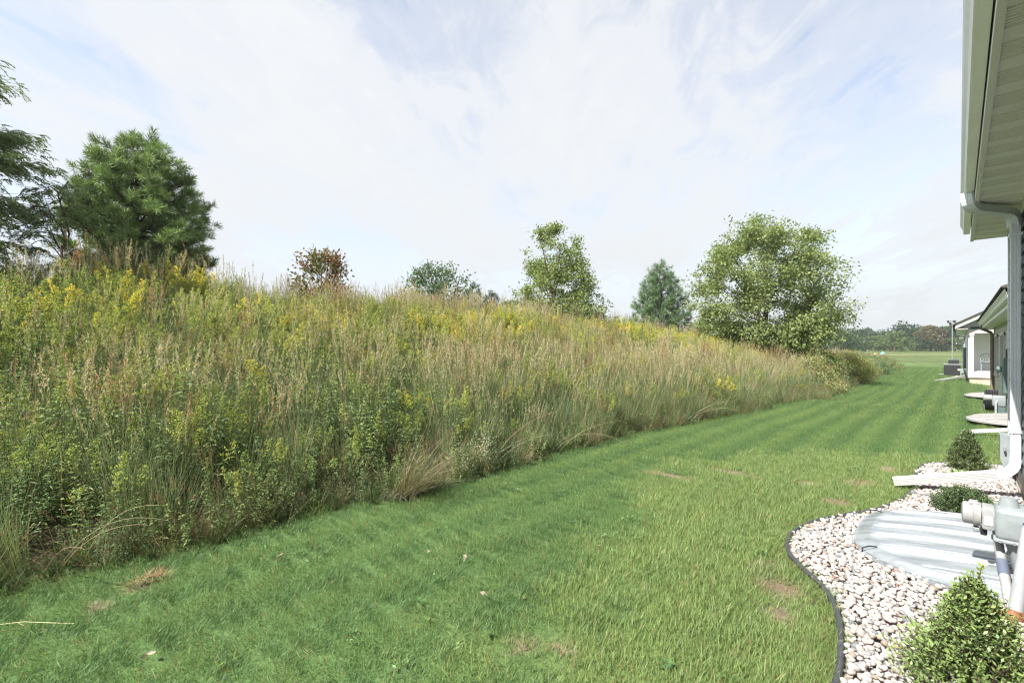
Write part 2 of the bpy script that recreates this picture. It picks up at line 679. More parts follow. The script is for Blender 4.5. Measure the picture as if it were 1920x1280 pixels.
gx = axis([(-2500, -400, 300), (-400, -60, 30), (-60, -16, 3), (-16, -5, 0.4), (-5, 1, 0.06), (1, 6, 0.5), (6, 60, 6), (60, 400, 30), (400, 2500, 300)])
gy = axis([(-600, -60, 60), (-60, -4, 4), (-4, 0, 0.4), (0, 9.5, 0.06), (9.5, 30, 0.4), (30, 80, 1.5), (80, 300, 8), (300, 3000, 150)])
GX, GY = np.meshgrid(gx, gy)
fx, fy = GX.ravel(), GY.ravel()
fz = gz(fx, fy)
in_bed = inside(BED, fx, fy)
fz[in_bed] -= 0.02
nx = len(gx)
ii = (np.arange(len(gy) - 1)[:, None] * nx + np.arange(nx - 1)[None]).ravel()
gfaces = np.stack([ii, ii + 1, ii + nx + 1, ii + nx], 1)
lawn_dk, lawn_lt = np.array([.088, .150, .052]), np.array([.13, .18, .06])
soil, thatch = np.array([.22, .175, .12]), np.array([.075, .062, .038])
field = np.array([.105, .14, .052])
gc = lawn_dk[None] + (lawn_lt - lawn_dk)[None] * light_lawn(fx, fy)[:, None]
ff = np.clip((fy - 62) / 25 + (vnoise(fx, fy, 14, 1) - .5), 0, 1)[:, None]
gc = gc * (1 - ff) + field * ff
tr = (np.exp(-((fy - 150 - fx * 0.25 - 6 * np.sin(fx * .05)) / 5) ** 2) * np.clip((fx + 35) / 20, 0, 1) * 0.7)[:, None]
gc = gc * (1 - tr) + np.array([.28, .25, .14]) * tr
bb = bare(fx, fy)[:, None]
gc = gc * (1 - bb) + soil * bb
me_ = np.clip((edge_x(fy) - fx) / 0.25 + 0.5, 0, 1)[:, None] * (fy < 70)[:, None]
gc = gc * (1 - me_) + thatch * me_


def ground_mat():
    m, t, o = newmat('turf_and_soil')
    b = t.nodes.new('ShaderNodeBsdfPrincipled')
    at = N(t, 'ShaderNodeAttribute', attribute_name='col')
    g = N(t, 'ShaderNodeNewGeometry')
    a = N(t, 'ShaderNodeTexNoise', inp={'Scale': 34, 'Detail': 5, 'Roughness': .7})
    c = N(t, 'ShaderNodeTexNoise', inp={'Scale': 1.1, 'Detail': 5, 'Roughness': .6})
    d = N(t, 'ShaderNodeTexNoise', inp={'Scale': 0.09, 'Detail': 4})
    mpg = N(t, 'ShaderNodeMapping', inp={'Scale': (1, 0.35, 1)})
    L(t, g.outputs['Position'], mpg.inputs[0])
    for n in (a, d):
        L(t, g.outputs['Position'], n.inputs['Vector'])
    L(t, mpg.outputs[0], c.inputs['Vector'])
    f = ramp(t, a.outputs[0], [(.3, .55), (.5, 1.0), (.75, 1.5)])
    f2 = ramp(t, c.outputs[0], [(.3, .78), (.5, 1.0), (.7, 1.2)])
    f3 = ramp(t, d.outputs[0], [(.35, .85), (.65, 1.15)])
    cc = mixc(t, 1.0, at.outputs['Color'], f, 'MULTIPLY')
    cc = mixc(t, 1.0, cc, f2, 'MULTIPLY')
    cc = mixc(t, 1.0, cc, f3, 'MULTIPLY')
    L(t, cc, b.inputs['Base Color'])
    b.inputs['Roughness'].default_value = .9
    b.inputs['Specular IOR Level'].default_value = .1
    bp = N(t, 'ShaderNodeBump', inp={'Strength': .6, 'Distance': .03})
    L(t, a.outputs[0], bp.inputs['Height'])
    L(t, bp.outputs[0], b.inputs['Normal'])
    L(t, b.outputs[0], o.inputs[0])
    return m


ground = link('ground', rawmesh('ground', np.stack([fx, fy, fz], 1), gfaces, ground_mat(), gc, smooth=True))
tag(ground, 'mown lawn running to a far field, rising into a berm on the left', kind='structure')

# ------------------------------------------------------------------ lawn blades
LEAF = leafmat('grass_blade', trans=.30, rough=.45, spec=.3, hue=.03, val=.5)


def tuft(n, hmin, hmax, w, col, spread, lean, dry=0.06, seg=2, cv=.22):
    fb = FB()
    a = rng.uniform(0, 2 * np.pi, n)
    r = spread * np.sqrt(rng.uniform(0, 1, n))
    base = np.stack([r * np.cos(a), r * np.sin(a), np.full(n, -0.008)], 1)
    c = vary(col, n, .10, cv)
    k = rng.uniform(0, 1, n) < dry
    c[k] = vary((.30, .24, .12), k.sum(), .1, .2)
    fb.blades(base, rng.uniform(0, 2 * np.pi, n), rng.uniform(0, lean, n), rng.uniform(.1, 1.0, n), rng.uniform(hmin, hmax, n),
              rng.uniform(.7, 1.2, n) * w, seg, c)
    return fb.mesh('turf_tuft', LEAF)


DK, LT = (.140, .235, .085), (.215, .305, .108)
turf_src = [tuft(190, .022, .044, .0028, DK, .135, .55, .03), tuft(190, .022, .047, .0028, (.15, .245, .088), .135, .6, .05),
            tuft(140, .03, .058, .0033, LT, .12, .45, .05), tuft(120, .035, .08, .0036, (.225, .315, .110), .12, .5, .08),
            tuft(60, .02, .05, .003, (.27, .21, .105), .09, .9, .5),
            tuft(150, .04, .065, .0060, DK, .17, .55, .03), tuft(150, .04, .07, .0060, (.144, .225, .082), .17, .6, .05)]


def turf_points():
    out = []
    for (y0, y1, x0, x1, dens, far) in ((-1.5, 7, -5.0, .4, 120, 0), (7, 14, -4.6, 1.0, 110, 0), (14, 30, -4.6, .9, 42, 1), (30, 62, -5, 1.2, 20, 1)):
        sp_ = dens ** -.5
        x, y = np.meshgrid(np.arange(x0, x1, sp_), np.arange(y0, y1, sp_))
        x = x.ravel() + rng.uniform(-.55, .55, x.size) * sp_
        y = y.ravel() + rng.uniform(-.55, .55, y.size) * sp_
        n = x.size
        keep = ~inside(BED, x, y) & (x > edge_x(y) - .25)
        keep &= ~((x > WALLX - .02) & (y < 8.4)) & ~((x > .85) & (y > 9)) & ~((x > .3) & (y > 33.7))
        b = bare(x, y)
        keep &= rng.uniform(0, 1, n) > b * 0.86
        if not far:   # hidden behind the viewer and beyond the frame
            dd = y * math.cos(YAW) - x * math.sin(YAW)
            keep &= dd > 0.9
        x, y, b = x[keep], y[keep], b[keep]
        lt = light_lawn(x, y)
        pick = np.where(rng.uniform(0, 1, len(x)) < lt, rng.choice([2, 2, 3], len(x)), rng.choice([0, 0, 1], len(x)))
        pick = np.where(rng.uniform(0, 1, len(x)) < b * 1.3, 4, pick)
        pick = np.where(rng.uniform(0, 1, len(x)) < .012, 4, pick)
        if far:
            pick = np.where(pick == 2, 6, rng.choice([5, 5, 6], len(x)))
        st = stripe(x, y) * (1 - .8 * lt)
        tilt = .5 * st + rng.normal(0, .06, len(x))
        sp = rng.uniform(0, 2 * np.pi, len(x))      # each tuft spun at random, then rolled along the mower's path
        rot = np.stack([np.arctan2(np.sin(-tilt) * np.cos(sp), np.cos(tilt)), -np.arcsin(np.sin(-tilt) * np.sin(sp)), np.arctan2(np.cos(tilt) * np.sin(sp), np.cos(sp))], 1)
        tint = np.clip(vnoise(x, y, 1.3, 3) * .16 + .34 + rng.uniform(0, .12, len(x)) - .40 * st, 0, 1)  # alternate passes tinted lighter and darker: mowing sheen painted into blade colour
        s = rng.uniform(.8, 1.2, len(x)) * (1 + .25 * lt * (vnoise(x, y, .4, 5) - .4)) * np.where(far & (y > 30), 1.5, 1.0)
        out.append((np.stack([x, y, gz(x, y)], 1), rot, s, tint, pick))
    return [np.concatenate(k) for k in zip(*out)]


TP = turf_points()
scatter('turf_grass', *TP, turf_src, 'short green lawn grass with mowing stripes beside the berm')

# ------------------------------------------------------------------ stone bed
bedm = pmat('bed_fabric', (.30, .27, .25), .9, .1, var=.3, nscale=40)
bp_ = [(x, y) for x, y in BED]
from mathutils.geometry import tessellate_polygon
bedme = rawmesh('stone_bed', [(x, y, gz1(x, y) + .006) for x, y in bp_], [tuple(t) for t in tessellate_polygon([[Vector((x, y, 0)) for x, y in bp_]])], bedm)
bed = link('stone_bed', bedme)
tag(bed, 'curved bed of pale river pebbles along the house wall', kind='structure')


def stone_mat():
    m, t, o = newmat('river_pebble')
    b = t.nodes.new('ShaderNodeBsdfPrincipled')
    oi = N(t, 'ShaderNodeObjectInfo')
    g = N(t, 'ShaderNodeNewGeometry')
    base = ramp(t, oi.outputs['Random'], [(0, (0.394, 0.347, 0.320)), (.12, (0.463, 0.423, 0.394)), (.3, (0.427, 0.392, 0.371)), (.45, (0.480, 0.449, 0.423)), (.58, (0.370, 0.328, 0.303)),
                                         (.68, (0.445, 0.387, 0.358)), (.77, (0.407, 0.392, 0.384)), (.86, (0.266, 0.262, 0.265)), (.92, (0.184, 0.198, 0.206)), (.95, (0.305, 0.239, 0.188)),
                                         (.985, (0.267, 0.165, 0.146)), (.995, (0.424, 0.386, 0.360))], 'CONSTANT')
    nz = N(t, 'ShaderNodeTexNoise', inp={'Scale': 45, 'Detail': 7, 'Roughness': .7})
    L(t, g.outputs['Position'], nz.inputs['Vector'])
    cc = mixc(t, 1.0, base, ramp(t, nz.outputs[0], [(.3, .78), (.5, .97), (.75, 1.12)]), 'MULTIPLY')
    L(t, cc, b.inputs['Base Color'])
    b.inputs['Roughness'].default_value = .7
    b.inputs['Specular IOR Level'].default_value = .25
    bpn = N(t, 'ShaderNodeBump', inp={'Strength': .25, 'Distance': .004})
    L(t, nz.outputs[0], bpn.inputs['Height'])
    L(t, bpn.outputs[0], b.inputs['Normal'])
    L(t, b.outputs[0], o.inputs[0])
    return m


STONE = stone_mat()


def pebble_mesh(i):
    bm = bmesh.new()
    bmesh.ops.create_icosphere(bm, subdivisions=2, radius=1)
    off = Vector((i * 3.7, i * 1.3, 0))
    sx, sy, sz = random.uniform(.85, 1.35), random.uniform(.7, 1.0), random.uniform(.5, .75)
    for v in bm.verts:
        k = 1 + .32 * noise.noise(v.co * 1.1 + off) + .08 * noise.noise(v.co * 2.7 + off)
        v.co = Vector((v.co.x * sx, v.co.y * sy, v.co.z * sz)) * k
    me = bpy.data.meshes.new('pebble')
    bm.to_mesh(me); bm.free()
    me.materials.append(STONE)
    me.polygons.foreach_set('use_smooth', np.ones(len(me.polygons), bool))
    return me


peb_src = [pebble_mesh(i) for i in range(9)]
WELL_C = (WALLX, 4.68)


def in_well(x, y, g=0.0):
    return (np.abs((y - 4.68) / (.80 + g)) ** 2.6 + np.abs((x - WALLX) / (1.0 + g)) ** 2.6) < 1


def pebble_points():
    P_ = []
    for layer, (sp, z) in enumerate(((.031, .010), (.034, .026))):
        x, y = np.meshgrid(np.arange(-1.05, .52, sp), np.arange(.6, 8.5, sp))
        x = x.ravel() + rng.uniform(-.5, .5, x.size) * sp
        y = y.ravel() + rng.uniform(-.5, .5, y.size) * sp
        k = inside(BED, x, y) & (x < WALLX - .012) & ~in_well(x, y, -.03)
        x, y = x[k], y[k]
        d = np.min(np.hypot(x[:, None] - EDGE_PATH[None, :, 0], y[:, None] - EDGE_PATH[None, :, 1]), 1)
        k = d > .03
        x, y, d = x[k], y[k], d[k]
        k = (layer == 0) | (rng.uniform(0, 1, len(x)) < .93)
        x, y, d = x[k], y[k], d[k]
        zz = gz(x, y) + z + .012 * vnoise(x, y, .2) + .02 * np.clip(d / .25, 0, 1)
        P_.append(np.stack([x, y, zz], 1))
    P_ = np.concatenate(P_)
    n = len(P_)
    s = np.clip(rng.lognormal(math.log(.0158), .24, n), .009, .030)
    rot = np.stack([rng.normal(0, .35, n), rng.normal(0, .35, n), rng.uniform(0, 6.28, n)], 1)
    return P_, rot, s, rng.integers(0, len(peb_src), n)


pp, prot, ps, pk = pebble_points()
dd = pp[:, 1] * math.cos(YAW) - pp[:, 0] * math.sin(YAW)
uu = 960 + 880 * (pp[:, 0] * math.cos(YAW) + pp[:, 1] * math.sin(YAW)) / np.maximum(dd, .1)
vv = 650 - 880 * (pp[:, 2] - 1.5) / np.maximum(dd, .1)
seen = (dd > 1) & (uu < 1915) & (vv < 1278) & ~((uu > 1690) & (vv > 1130)) & ~in_well(pp[:, 0], pp[:, 1], .05)
size = np.where(seen & (pp[:, 2] - gz(pp[:, 0], pp[:, 1]) > .03), ps / np.maximum(dd, .5), 0)
order = np.argsort(-size)
single = order[:298]
mask = np.ones(len(pp), bool)
mask[single] = False
for i in single:
    o = link('pebble', peb_src[pk[i]], bed)
    o.location = pp[i]
    o.rotation_euler = prot[i]
    o.scale = (ps[i],) * 3
scatter('pebbles', pp[mask], prot[mask], ps[mask], rng.uniform(0, 1, mask.sum()), pk[mask], peb_src, parent=bed)

edgem = pmat('edging_plastic', (.055, .058, .065), .45, .4, var=.2, nscale=25, dirt=((.2, .19, .17), 12, .62))
mb = MB()
hw = [(a * .72, b * .85) for a, b in [(-.012, -.06), (-.012, .012), (-.019, .020), (-.020, .036), (-.010, .046), (.010, .046), (.020, .036), (.019, .020), (.012, .012), (.012, -.06)]]
mb.sweep([(x, y, gz1(x, y) + .002) for x, y in EDGE_PATH], hw, (1, 0, 0))
eb = mb.build('bed_edging', edgem, smooth=True)
tag(eb, 'long dark plastic edging curving between the lawn and the pebble bed', 'edging')
mb = MB()
mb.sweep([(-.35, 6.14, .012), (-.1, 6.12, .014), (.15, 6.16, .014), (.43, 6.14, .014)], hw, (0, 1, 0))
e2 = mb.build('bed_edging', edgem, smooth=True)
tag(e2, 'short straight dark edging strip crossing the pebbles below the downspout outlet', 'edging')

# a few leaves blown onto the pebbles, stray weeds in the turf


# ------------------------------------------------------------------ meadow plants
HERB = leafmat('meadow_leaf', trans=.33, rough=.55, spec=.2, hue=.045, val=.5)
G_LEAF, G_DARK, G_BLUE = (.205, .280, .110), (.160, .235, .100), (.225, .290, .150)
YEL, UNR, TAN, STRAW, RUST = (.66, .60, .10), (.38, .43, .11), (.56, .49, .32), (.52, .44, .28), (.33, .20, .12)


def stems_pts(base, az, lean, curve, length, k):
    pts = [np.array(base, float)]
    for i in range(k):
        th = lean + curve * (i + .5) / k
        pts.append(pts[-1] + np.array([math.cos(az) * math.sin(th), math.sin(az) * math.sin(th), math.cos(th)]) * length / k)
    return np.array(pts)


def leafy_stem(fb, base, az, lean, curve, length, nleaf, llen, lwid, lcol, scol, start=.12, droop=.1, end=1.0):
    p = stems_pts(base, az, lean, curve, length, 8)
    fb.tube(p, np.linspace(.0035, .0015, 9), 3, scol)
    t = np.sort(rng.uniform(start, end, nleaf))
    q = np.stack([np.interp(t * 8, np.arange(9), p[:, i]) for i in range(3)], 1)
    a = np.arange(nleaf) * 2.4 + rng.uniform(0, .6, nleaf)
    el = rng.uniform(-.1, .65, nleaf) - droop
    d = np.stack([np.cos(a) * np.cos(el), np.sin(a) * np.cos(el), np.sin(el)], 1)
    ll = llen * rng.uniform(.65, 1.15, nleaf) * (1.15 - .55 * t)
    fb.leaves(q, d, ll, lwid * rng.uniform(.8, 1.2, nleaf), vary(lcol, nleaf, .1, .25), fold=.25)
    return p


def goldenrod(ns, h, fl, nfl=16, spread=.13):
    fb = FB()
    for s in range(ns):
        az = rng.uniform(0, 6.28)
        b = (spread * rng.normal(), spread * rng.normal(), -.02)
        hh = h * rng.uniform(.8, 1.1)
        p = leafy_stem(fb, b, az, rng.uniform(0, .16), rng.uniform(.0, .3), hh, 34, .085, .014, G_LEAF if rng.uniform() < .7 else G_DARK, (.12, .12, .05))
        top = p[-1]
        nb = rng.integers(10, 16)
        for i in range(nb):
            f = (i / nb)
            st = p[-1] * (1 - f) + p[-3] * f
            a = rng.uniform(0, 6.28)
            L_ = (.035 + .085 * f) * rng.uniform(.7, 1.3)
            q = stems_pts(st, a, .25 + .40 * f, 1.0, L_, 4)
            k = nfl
            t = rng.uniform(.2, 1, k)
            w = np.stack([np.interp(t * 4, np.arange(5), q[:, j]) for j in range(3)], 1) + rng.normal(0, .006, (k, 3)) + np.array([0, 0, .006])
            dd_ = rng.normal(size=(k, 3)) * .7 + np.array([0, 0, .5])
            fb.leaves(w, dd_, rng.uniform(.011, .02, k), .011, vary(fl, k, .1, .25))
    return fb.mesh('goldenrod', HERB)


def forb(ns, h, col, ll, lw, n=40, spread=.12):
    fb = FB()
    for s in range(ns):
        leafy_stem(fb, (spread * rng.normal(), spread * rng.normal(), -.02), rng.uniform(0, 6.28), rng.uniform(0, .25), rng.uniform(0, .35),
                   h * rng.uniform(.65, 1.1), n, ll, lw, col, (.10, .09, .05), .05, .15)
    return fb.mesh('leafy_weed', HERB)


def bunch(nb, hmin, hmax, w, col, spread, lean, curve, culms=0, culm_h=1.3, seedcol=TAN, dry=.12, seg=5, head=.22):
    fb = FB()
    a = rng.uniform(0, 6.28, nb)
    r = spread * np.sqrt(rng.uniform(0, 1, nb))
    base = np.stack([r * np.cos(a), r * np.sin(a), np.full(nb, -.02)], 1)
    c = vary(col, nb, .1, .25)
    k = rng.uniform(0, 1, nb) < dry
    c[k] = vary(STRAW, k.sum(), .1, .2)
    az = np.where(rng.uniform(0, 1, nb) < .7, a + rng.normal(0, .5, nb), rng.uniform(0, 6.28, nb))
    fb.blades(base, az, rng.uniform(.0, lean, nb), rng.uniform(.1, curve, nb), rng.uniform(hmin, hmax, nb), w * rng.uniform(.7, 1.2, nb), seg, c)
    for i in range(culms):
        aa = rng.uniform(0, 6.28)
        p = stems_pts((spread * .7 * rng.normal(), spread * .7 * rng.normal(), 0), aa, rng.uniform(0, lean * .45), rng.uniform(.0, .25), culm_h * rng.uniform(.78, 1.08), 8)
        fb.tube(p, np.linspace(.0022, .001, 9), 3, vary((.28, .30, .15), 1)[0])
        m = 46
        t = rng.uniform(1 - head, 1.0, m)
        q = np.stack([np.interp(t * 8, np.arange(9), p[:, j]) for j in range(3)], 1)
        dv = (p[-1] - p[-3]) / np.linalg.norm(p[-1] - p[-3])
        sp_ = rng.normal(0, .45, (m, 3)) + dv
        fb.leaves(q, sp_, rng.uniform(.018, .038, m), .0055, vary(seedcol, m, .12, .25))
    return fb.mesh('prairie_grass', HERB)


src = {
    'gold': [goldenrod(4, .92, YEL, 20), goldenrod(5, .85, (.58, .54, .11), 20), goldenrod(4, 1.0, (.50, .50, .10), 18), goldenrod(3, .8, (.62, .55, .09), 22)],
    'unripe': [goldenrod(5, .9, UNR, 14), goldenrod(4, .98, (.28, .34, .09), 12), goldenrod(5, .8, (.36, .40, .10), 14)],
    'forb': [forb(6, .85, G_LEAF, .075, .018, 52), forb(6, .95, G_DARK, .09, .016, 52), forb(6, .7, (.20, .27, .135), .06, .016, 54), forb(5, 1.0, (.185, .26, .11), .07, .012, 66)],
    'grass': [bunch(85, .55, 1.0, .0068, G_BLUE, .10, .32, .6, 9, 1.28), bunch(80, .5, .95, .006, (.225, .285, .15), .11, .4, .8, 12, 1.22),
              bunch(90, .6, 1.05, .006, (.21, .27, .13), .09, .25, .55, 6, 1.35, (.34, .20, .12)), bunch(70, .6, 1.0, .007, G_BLUE, .12, .3, .5, 3, 1.2)],
    'seed': [bunch(40, .4, .8, .006, (.23, .285, .145), .10, .3, .6, 22, 1.28, TAN, .3, head=.27), bunch(45, .5, .85, .006, (.25, .28, .15), .11, .35, .6, 20, 1.18, (.44, .31, .18), .4, head=.3),
             bunch(35, .4, .8, .006, (.22, .27, .14), .09, .3, .6, 18, 1.36, (.36, .22, .13), .3, head=.25)],
    'straw': [bunch(60, .5, 1.0, .005, (.36, .28, .18), .12, .8, .9, 5, 1.05, (.38, .24, .15), .5), bunch(55, .4, .9, .005, (.30, .21, .14), .14, 1.0, .8, 7, .95, RUST, .4)],
    'low': [bunch(70, .22, .5, .009, (.125, .195, .07), .10, .7, 1.4, dry=.12), bunch(65, .25, .6, .008, (.15, .20, .08), .11, .8, 1.5, dry=.3), bunch(60, .2, .45, .01, (.09, .155, .05), .10, .6, 1.5, dry=.06)],
}
order_ = ['gold', 'unripe', 'forb', 'grass', 'seed', 'straw', 'low']
allsrc, start_ = [], {}
for k in order_:
    start_[k] = len(allsrc)
    allsrc += src[k]


def meadow_points():
    X, Y = [], []
    for (y0, y1, x0, dens) in ((-3, 12, -14, 30), (12, 28, -14, 15), (28, 66, -13, 8)):
        n = int((y1 - y0) * (-3.6 - x0) * dens)
        X.append(rng.uniform(x0, -3.6, n)); Y.append(rng.uniform(y0, y1, n))
    x, y = np.concatenate(X), np.concatenate(Y)
    e = edge_x(y)
    s = e - x                                  # distance into the berm
    cl = vnoise(x, y, .9, 4)
    k = (s > .02) & (rng.uniform(0, 1, len(x)) < np.clip(1.25 - np.clip((s - 8.5) / 2.5, 0, 1), .15, 1))
    k &= ~((y > 56) & (rng.uniform(0, 1, len(x)) < .4))
    x, y, s, cl = x[k], y[k], s[k], cl[k]
    n = len(x)
    yel = vnoise(x, y, 1.2, 6); tan_ = vnoise(x, y, 1.0, 8); gr = vnoise(x, y, 1.5, 9)
    left = np.clip((4.0 - y) / 3.5, 0, 1)       # nearest stretch: leafy, little tall grass
    upper = np.clip((s - 2.2) / 1.8, 0, 1)
    crest = np.clip((s - 5.4) / 1.0, 0, 1)
    farr = np.clip((y - 9) / 8, 0, 1)
    w = np.zeros((n, 7))
    w[:, 0] = .05 + upper * (.30 + 2.6 * np.clip(yel - .48, 0, 1) * 2.0) * (1 - .6 * crest) + 1.3 * farr * upper
    w[:, 1] = .25 + upper * .95 * (1 - .5 * crest) + .25 * left
    w[:, 2] = .28 + .42 * left + .25 * (1 - gr)
    w[:, 3] = .22 + (.25 + 1.5 * (1 - upper) * np.clip(gr - .15, 0, 1) * 1.4) * (1 - .45 * left) * (1 - .4 * farr * upper) + .25 * crest
    w[:, 4] = .03 + .55 * np.clip(tan_ - .52, 0, 1) * 2 * (1 - .6 * left) + .42 * crest * np.clip(tan_ - .3, 0, 1) + .05 * farr * (1 - upper)
    w[:, 5] = .03 + .22 * np.clip(tan_ - .5, 0, 1) * 2
    w[:, 6] = .25 + .9 * (s < .5)
    w[:, 6] *= np.where(s > 1.5, .3, 1)
    w[(y > 50)] *= np.array([1, .6, .6, .6, 3.0, 1, .4])
    w *= np.array([1.15, 1.1, 1, 1.15, .45, .42, 1])
    w /= w.sum(1, keepdims=True)
    ty = (rng.uniform(0, 1, (n, 1)) > np.cumsum(w, 1)).sum(1).clip(0, 6)
    cnt = np.array([len(src[q]) for q in order_])
    st = np.array([start_[q] for q in order_])
    pick = st[ty] + (rng.uniform(0, 1, n) * cnt[ty]).astype(int)
    sc = rng.uniform(.72, 1.12, n) * (.85 + .3 * cl) * np.clip(.62 + s * .45, .62, 1.0)
    sc *= np.where(y > 28, 1.12, 1)
    sc *= np.interp(y, [0, 45, 66], [1, 1, .75])
    wind = .10
    rot = np.stack([rng.normal(-.05, .12, n), rng.normal(wind * .5, .14, n), rng.uniform(0, 6.28, n)], 1)
    # lean the outermost plants over the lawn
    z = gz(x, y)
    return np.stack([x, y, z], 1), rot, sc, np.clip(rng.uniform(0, 1, n) * .6 + .4 * cl, 0, 1), pick, ty, s


mp_, mrot, msc, mti, mpk, mty, ms = meadow_points()
# the plants that show largest are objects of their own
sel = {0: [], 3: [], 6: []}
dcam = mp_[:, 1] * math.cos(YAW) - mp_[:, 0] * math.sin(YAW)
mu = 960 + 880 * (mp_[:, 0] * math.cos(YAW) + mp_[:, 1] * math.sin(YAW)) / np.maximum(dcam, .1)
vis = (dcam > 1.5) & (mu > -40) & (mu < 1700)
single = np.zeros(len(mp_), bool)
for t, lim, cond in ((0, 90, vis & (dcam < 14)), (3, 70, vis & (ms < 1.6)), (6, 60, vis & (ms < .45))):
    c = np.where(cond & (mty == t))[0]
    c = c[np.argsort(dcam[c])][:lim]
    sel[t] = c
    single[c] = True
scatter('meadow_plants', mp_[~single], mrot[~single], msc[~single], mti[~single], mpk[~single], allsrc,
        'tangle of prairie grasses, weeds and goldenrod covering the berm')


def where(i, t):
    u_ = mu[i]
    col = ('at the left edge of the photo' if u_ < 130 else 'below the dark pine' if u_ < 420 else 'below the rusty tree' if u_ < 700 else
           'below the grey-green shrub' if u_ < 930 else 'below the pointed green tree' if u_ < 1170 else 'below the cone shaped pine' if u_ < 1320 else 'below the biggest tree')
    if t == 0:
        return ('low on the berm ' if ms[i] < 2.6 else 'midway up the berm ' if ms[i] < 5 else 'near the berm crest ') + col
    return col


INFO = {0: ('goldenrod', 'goldenrod with yellow plumes', 'wildflower', 'goldenrod plants on the berm'),
        3: ('prairie_grass', 'tall blue-green prairie grass clump at the berm foot', 'grass clump', 'tall grass clumps along the berm foot'),
        6: ('arching_grass', 'low arching grass tuft at the lawn edge', 'grass tuft', 'low grass tufts along the lawn edge')}
for t, (nm, lab, cat, grp) in INFO.items():
    for i in sel[t]:
        o = link(nm, allsrc[mpk[i]])
        o.location = mp_[i]; o.rotation_euler = mrot[i]; o.scale = (msc[i],) * 3
        o['tint'] = float(mti[i])
        tag(o, lab + ' ' + where(i, t), cat, grp)

# a low fringe of leaf litter and creeping weeds right along the mower's edge
n = 1500
fy_ = rng.uniform(-1, 40, n) ** 1.0
fx_ = edge_x(fy_) - np.abs(rng.normal(0, .22, n)) + .06
scatter('edge_weeds', np.stack([fx_, fy_, gz(fx_, fy_)], 1), np.stack([rng.normal(0, .2, n), rng.normal(.25, .2, n), rng.uniform(0, 6.28, n)], 1),
        rng.uniform(.3, .62, n), rng.uniform(0, 1, n), rng.choice([start_['low'], start_['low'] + 1, start_['low'] + 2, start_['forb'], start_['forb'] + 2, start_['straw'] + 1], n),
        allsrc, 'weeds and dead blades fringing the lawn along the berm')


def dry_clump():
    fb = FB()
    n = 260
    a = rng.normal(.55, .75, n)
    base = np.stack([rng.normal(0, .05, n), rng.normal(0, .05, n), np.full(n, 0.0)], 1)
    c = vary((.36, .30, .21), n, .08, .25)
    g = rng.uniform(0, 1, n) < .35
    c[g] = vary((.15, .17, .09), g.sum(), .1, .2)
    fb.blades(base, a, rng.uniform(.35, 1.05, n), rng.uniform(.1, .65, n), rng.uniform(.35, 1.0, n), rng.uniform(.004, .007, n), 6, c)
    m = 90
    fb.blades(np.stack([rng.normal(0, .06, m), rng.normal(0, .06, m), np.zeros(m)], 1), rng.uniform(-2.6, .2, m), rng.uniform(.4, .9, m), rng.uniform(.9, 1.7, m),
              rng.uniform(.22, .4, m), .006, 5, vary((.22, .22, .15), m))
    return fb.mesh('dry_grass_clump', HERB)


o = link('dry_grass_clump', dry_clump())
o.location = (-3.98, 2.62, gz1(-3.98, 2.62) + .01)
o['tint'] = .55
tag(o, 'big straw coloured grass clump flopped over at the berm edge', 'grass clump')


def arch_stems(n, az, spread, Lr, col, seed=0):
    fb = FB()
    for i in range(n):
        p = stems_pts((rng.normal(0, .05), rng.normal(0, .05), 0), az + rng.normal(0, spread), rng.uniform(.35, .7), rng.uniform(.7, 1.5), rng.uniform(*Lr), 9)
        fb.tube(p, np.linspace(.0035, .0012, 10), 3, vary(col, 1)[0])
    return fb.mesh('arching_straw', HERB)


for (x, y, az, n, nm) in ((-4.25, .15, -.2, 7, 'bleached straws arching over the lawn at the left frame edge'), (-4.15, 3.95, .3, 4, 'thin pale grass stems drooping onto the lawn right of the dry clump'),
                          (-4.1, 5.2, .1, 4, 'long pale stems bent low over the lawn edge mid berm'), (-3.8, 9.0, .5, 5, 'arched dry stalks leaning out at the narrowing of the lawn')):
    o = link('arching_straw', arch_stems(n, az, .6, (.7, 1.25), (.42, .37, .25)))
    o.location = (x, y, gz1(x, y))
    o['tint'] = .5
    tag(o, nm, 'dry stems')

fb = FB()
for i in range(9):
    p = leafy_stem(fb, (rng.normal(0, .002), rng.normal(0, .002), 0), rng.uniform(-.8, 1.2), rng.uniform(.3, .7), .4, rng.uniform(.35, .55), 22, .05, .014, (.16, .19, .09), (.2, .18, .1))
    m = 40
    w = p[-1] + rng.normal(0, .045, (m, 3))
    fb.leaves(w, rng.normal(size=(m, 3)), .014, .011, vary((.52, .50, .36), m))
o = link('pale_flowered_weed', fb.mesh('pale_flowered_weed', HERB))
o.location = (-4.2, 3.62, gz1(-4.2, 3.62)); o['tint'] = .5
tag(o, 'small weed with creamy white seed heads beside the flopped dry clump', 'weed')

# clover and plantain growing here and there in the turf
def rosette(n, l, w, col):
    fb = FB()
    a = rng.uniform(0, 6.28, n)
    fb.leaves(np.stack([rng.normal(0, .02, n), rng.normal(0, .02, n), np.full(n, .03)], 1), np.stack([np.cos(a), np.sin(a), rng.uniform(.1, .6, n)], 1), l * rng.uniform(.6, 1.2, n), w, vary(col, n, .08, .2))
    return fb.mesh('lawn_weed', LEAF)


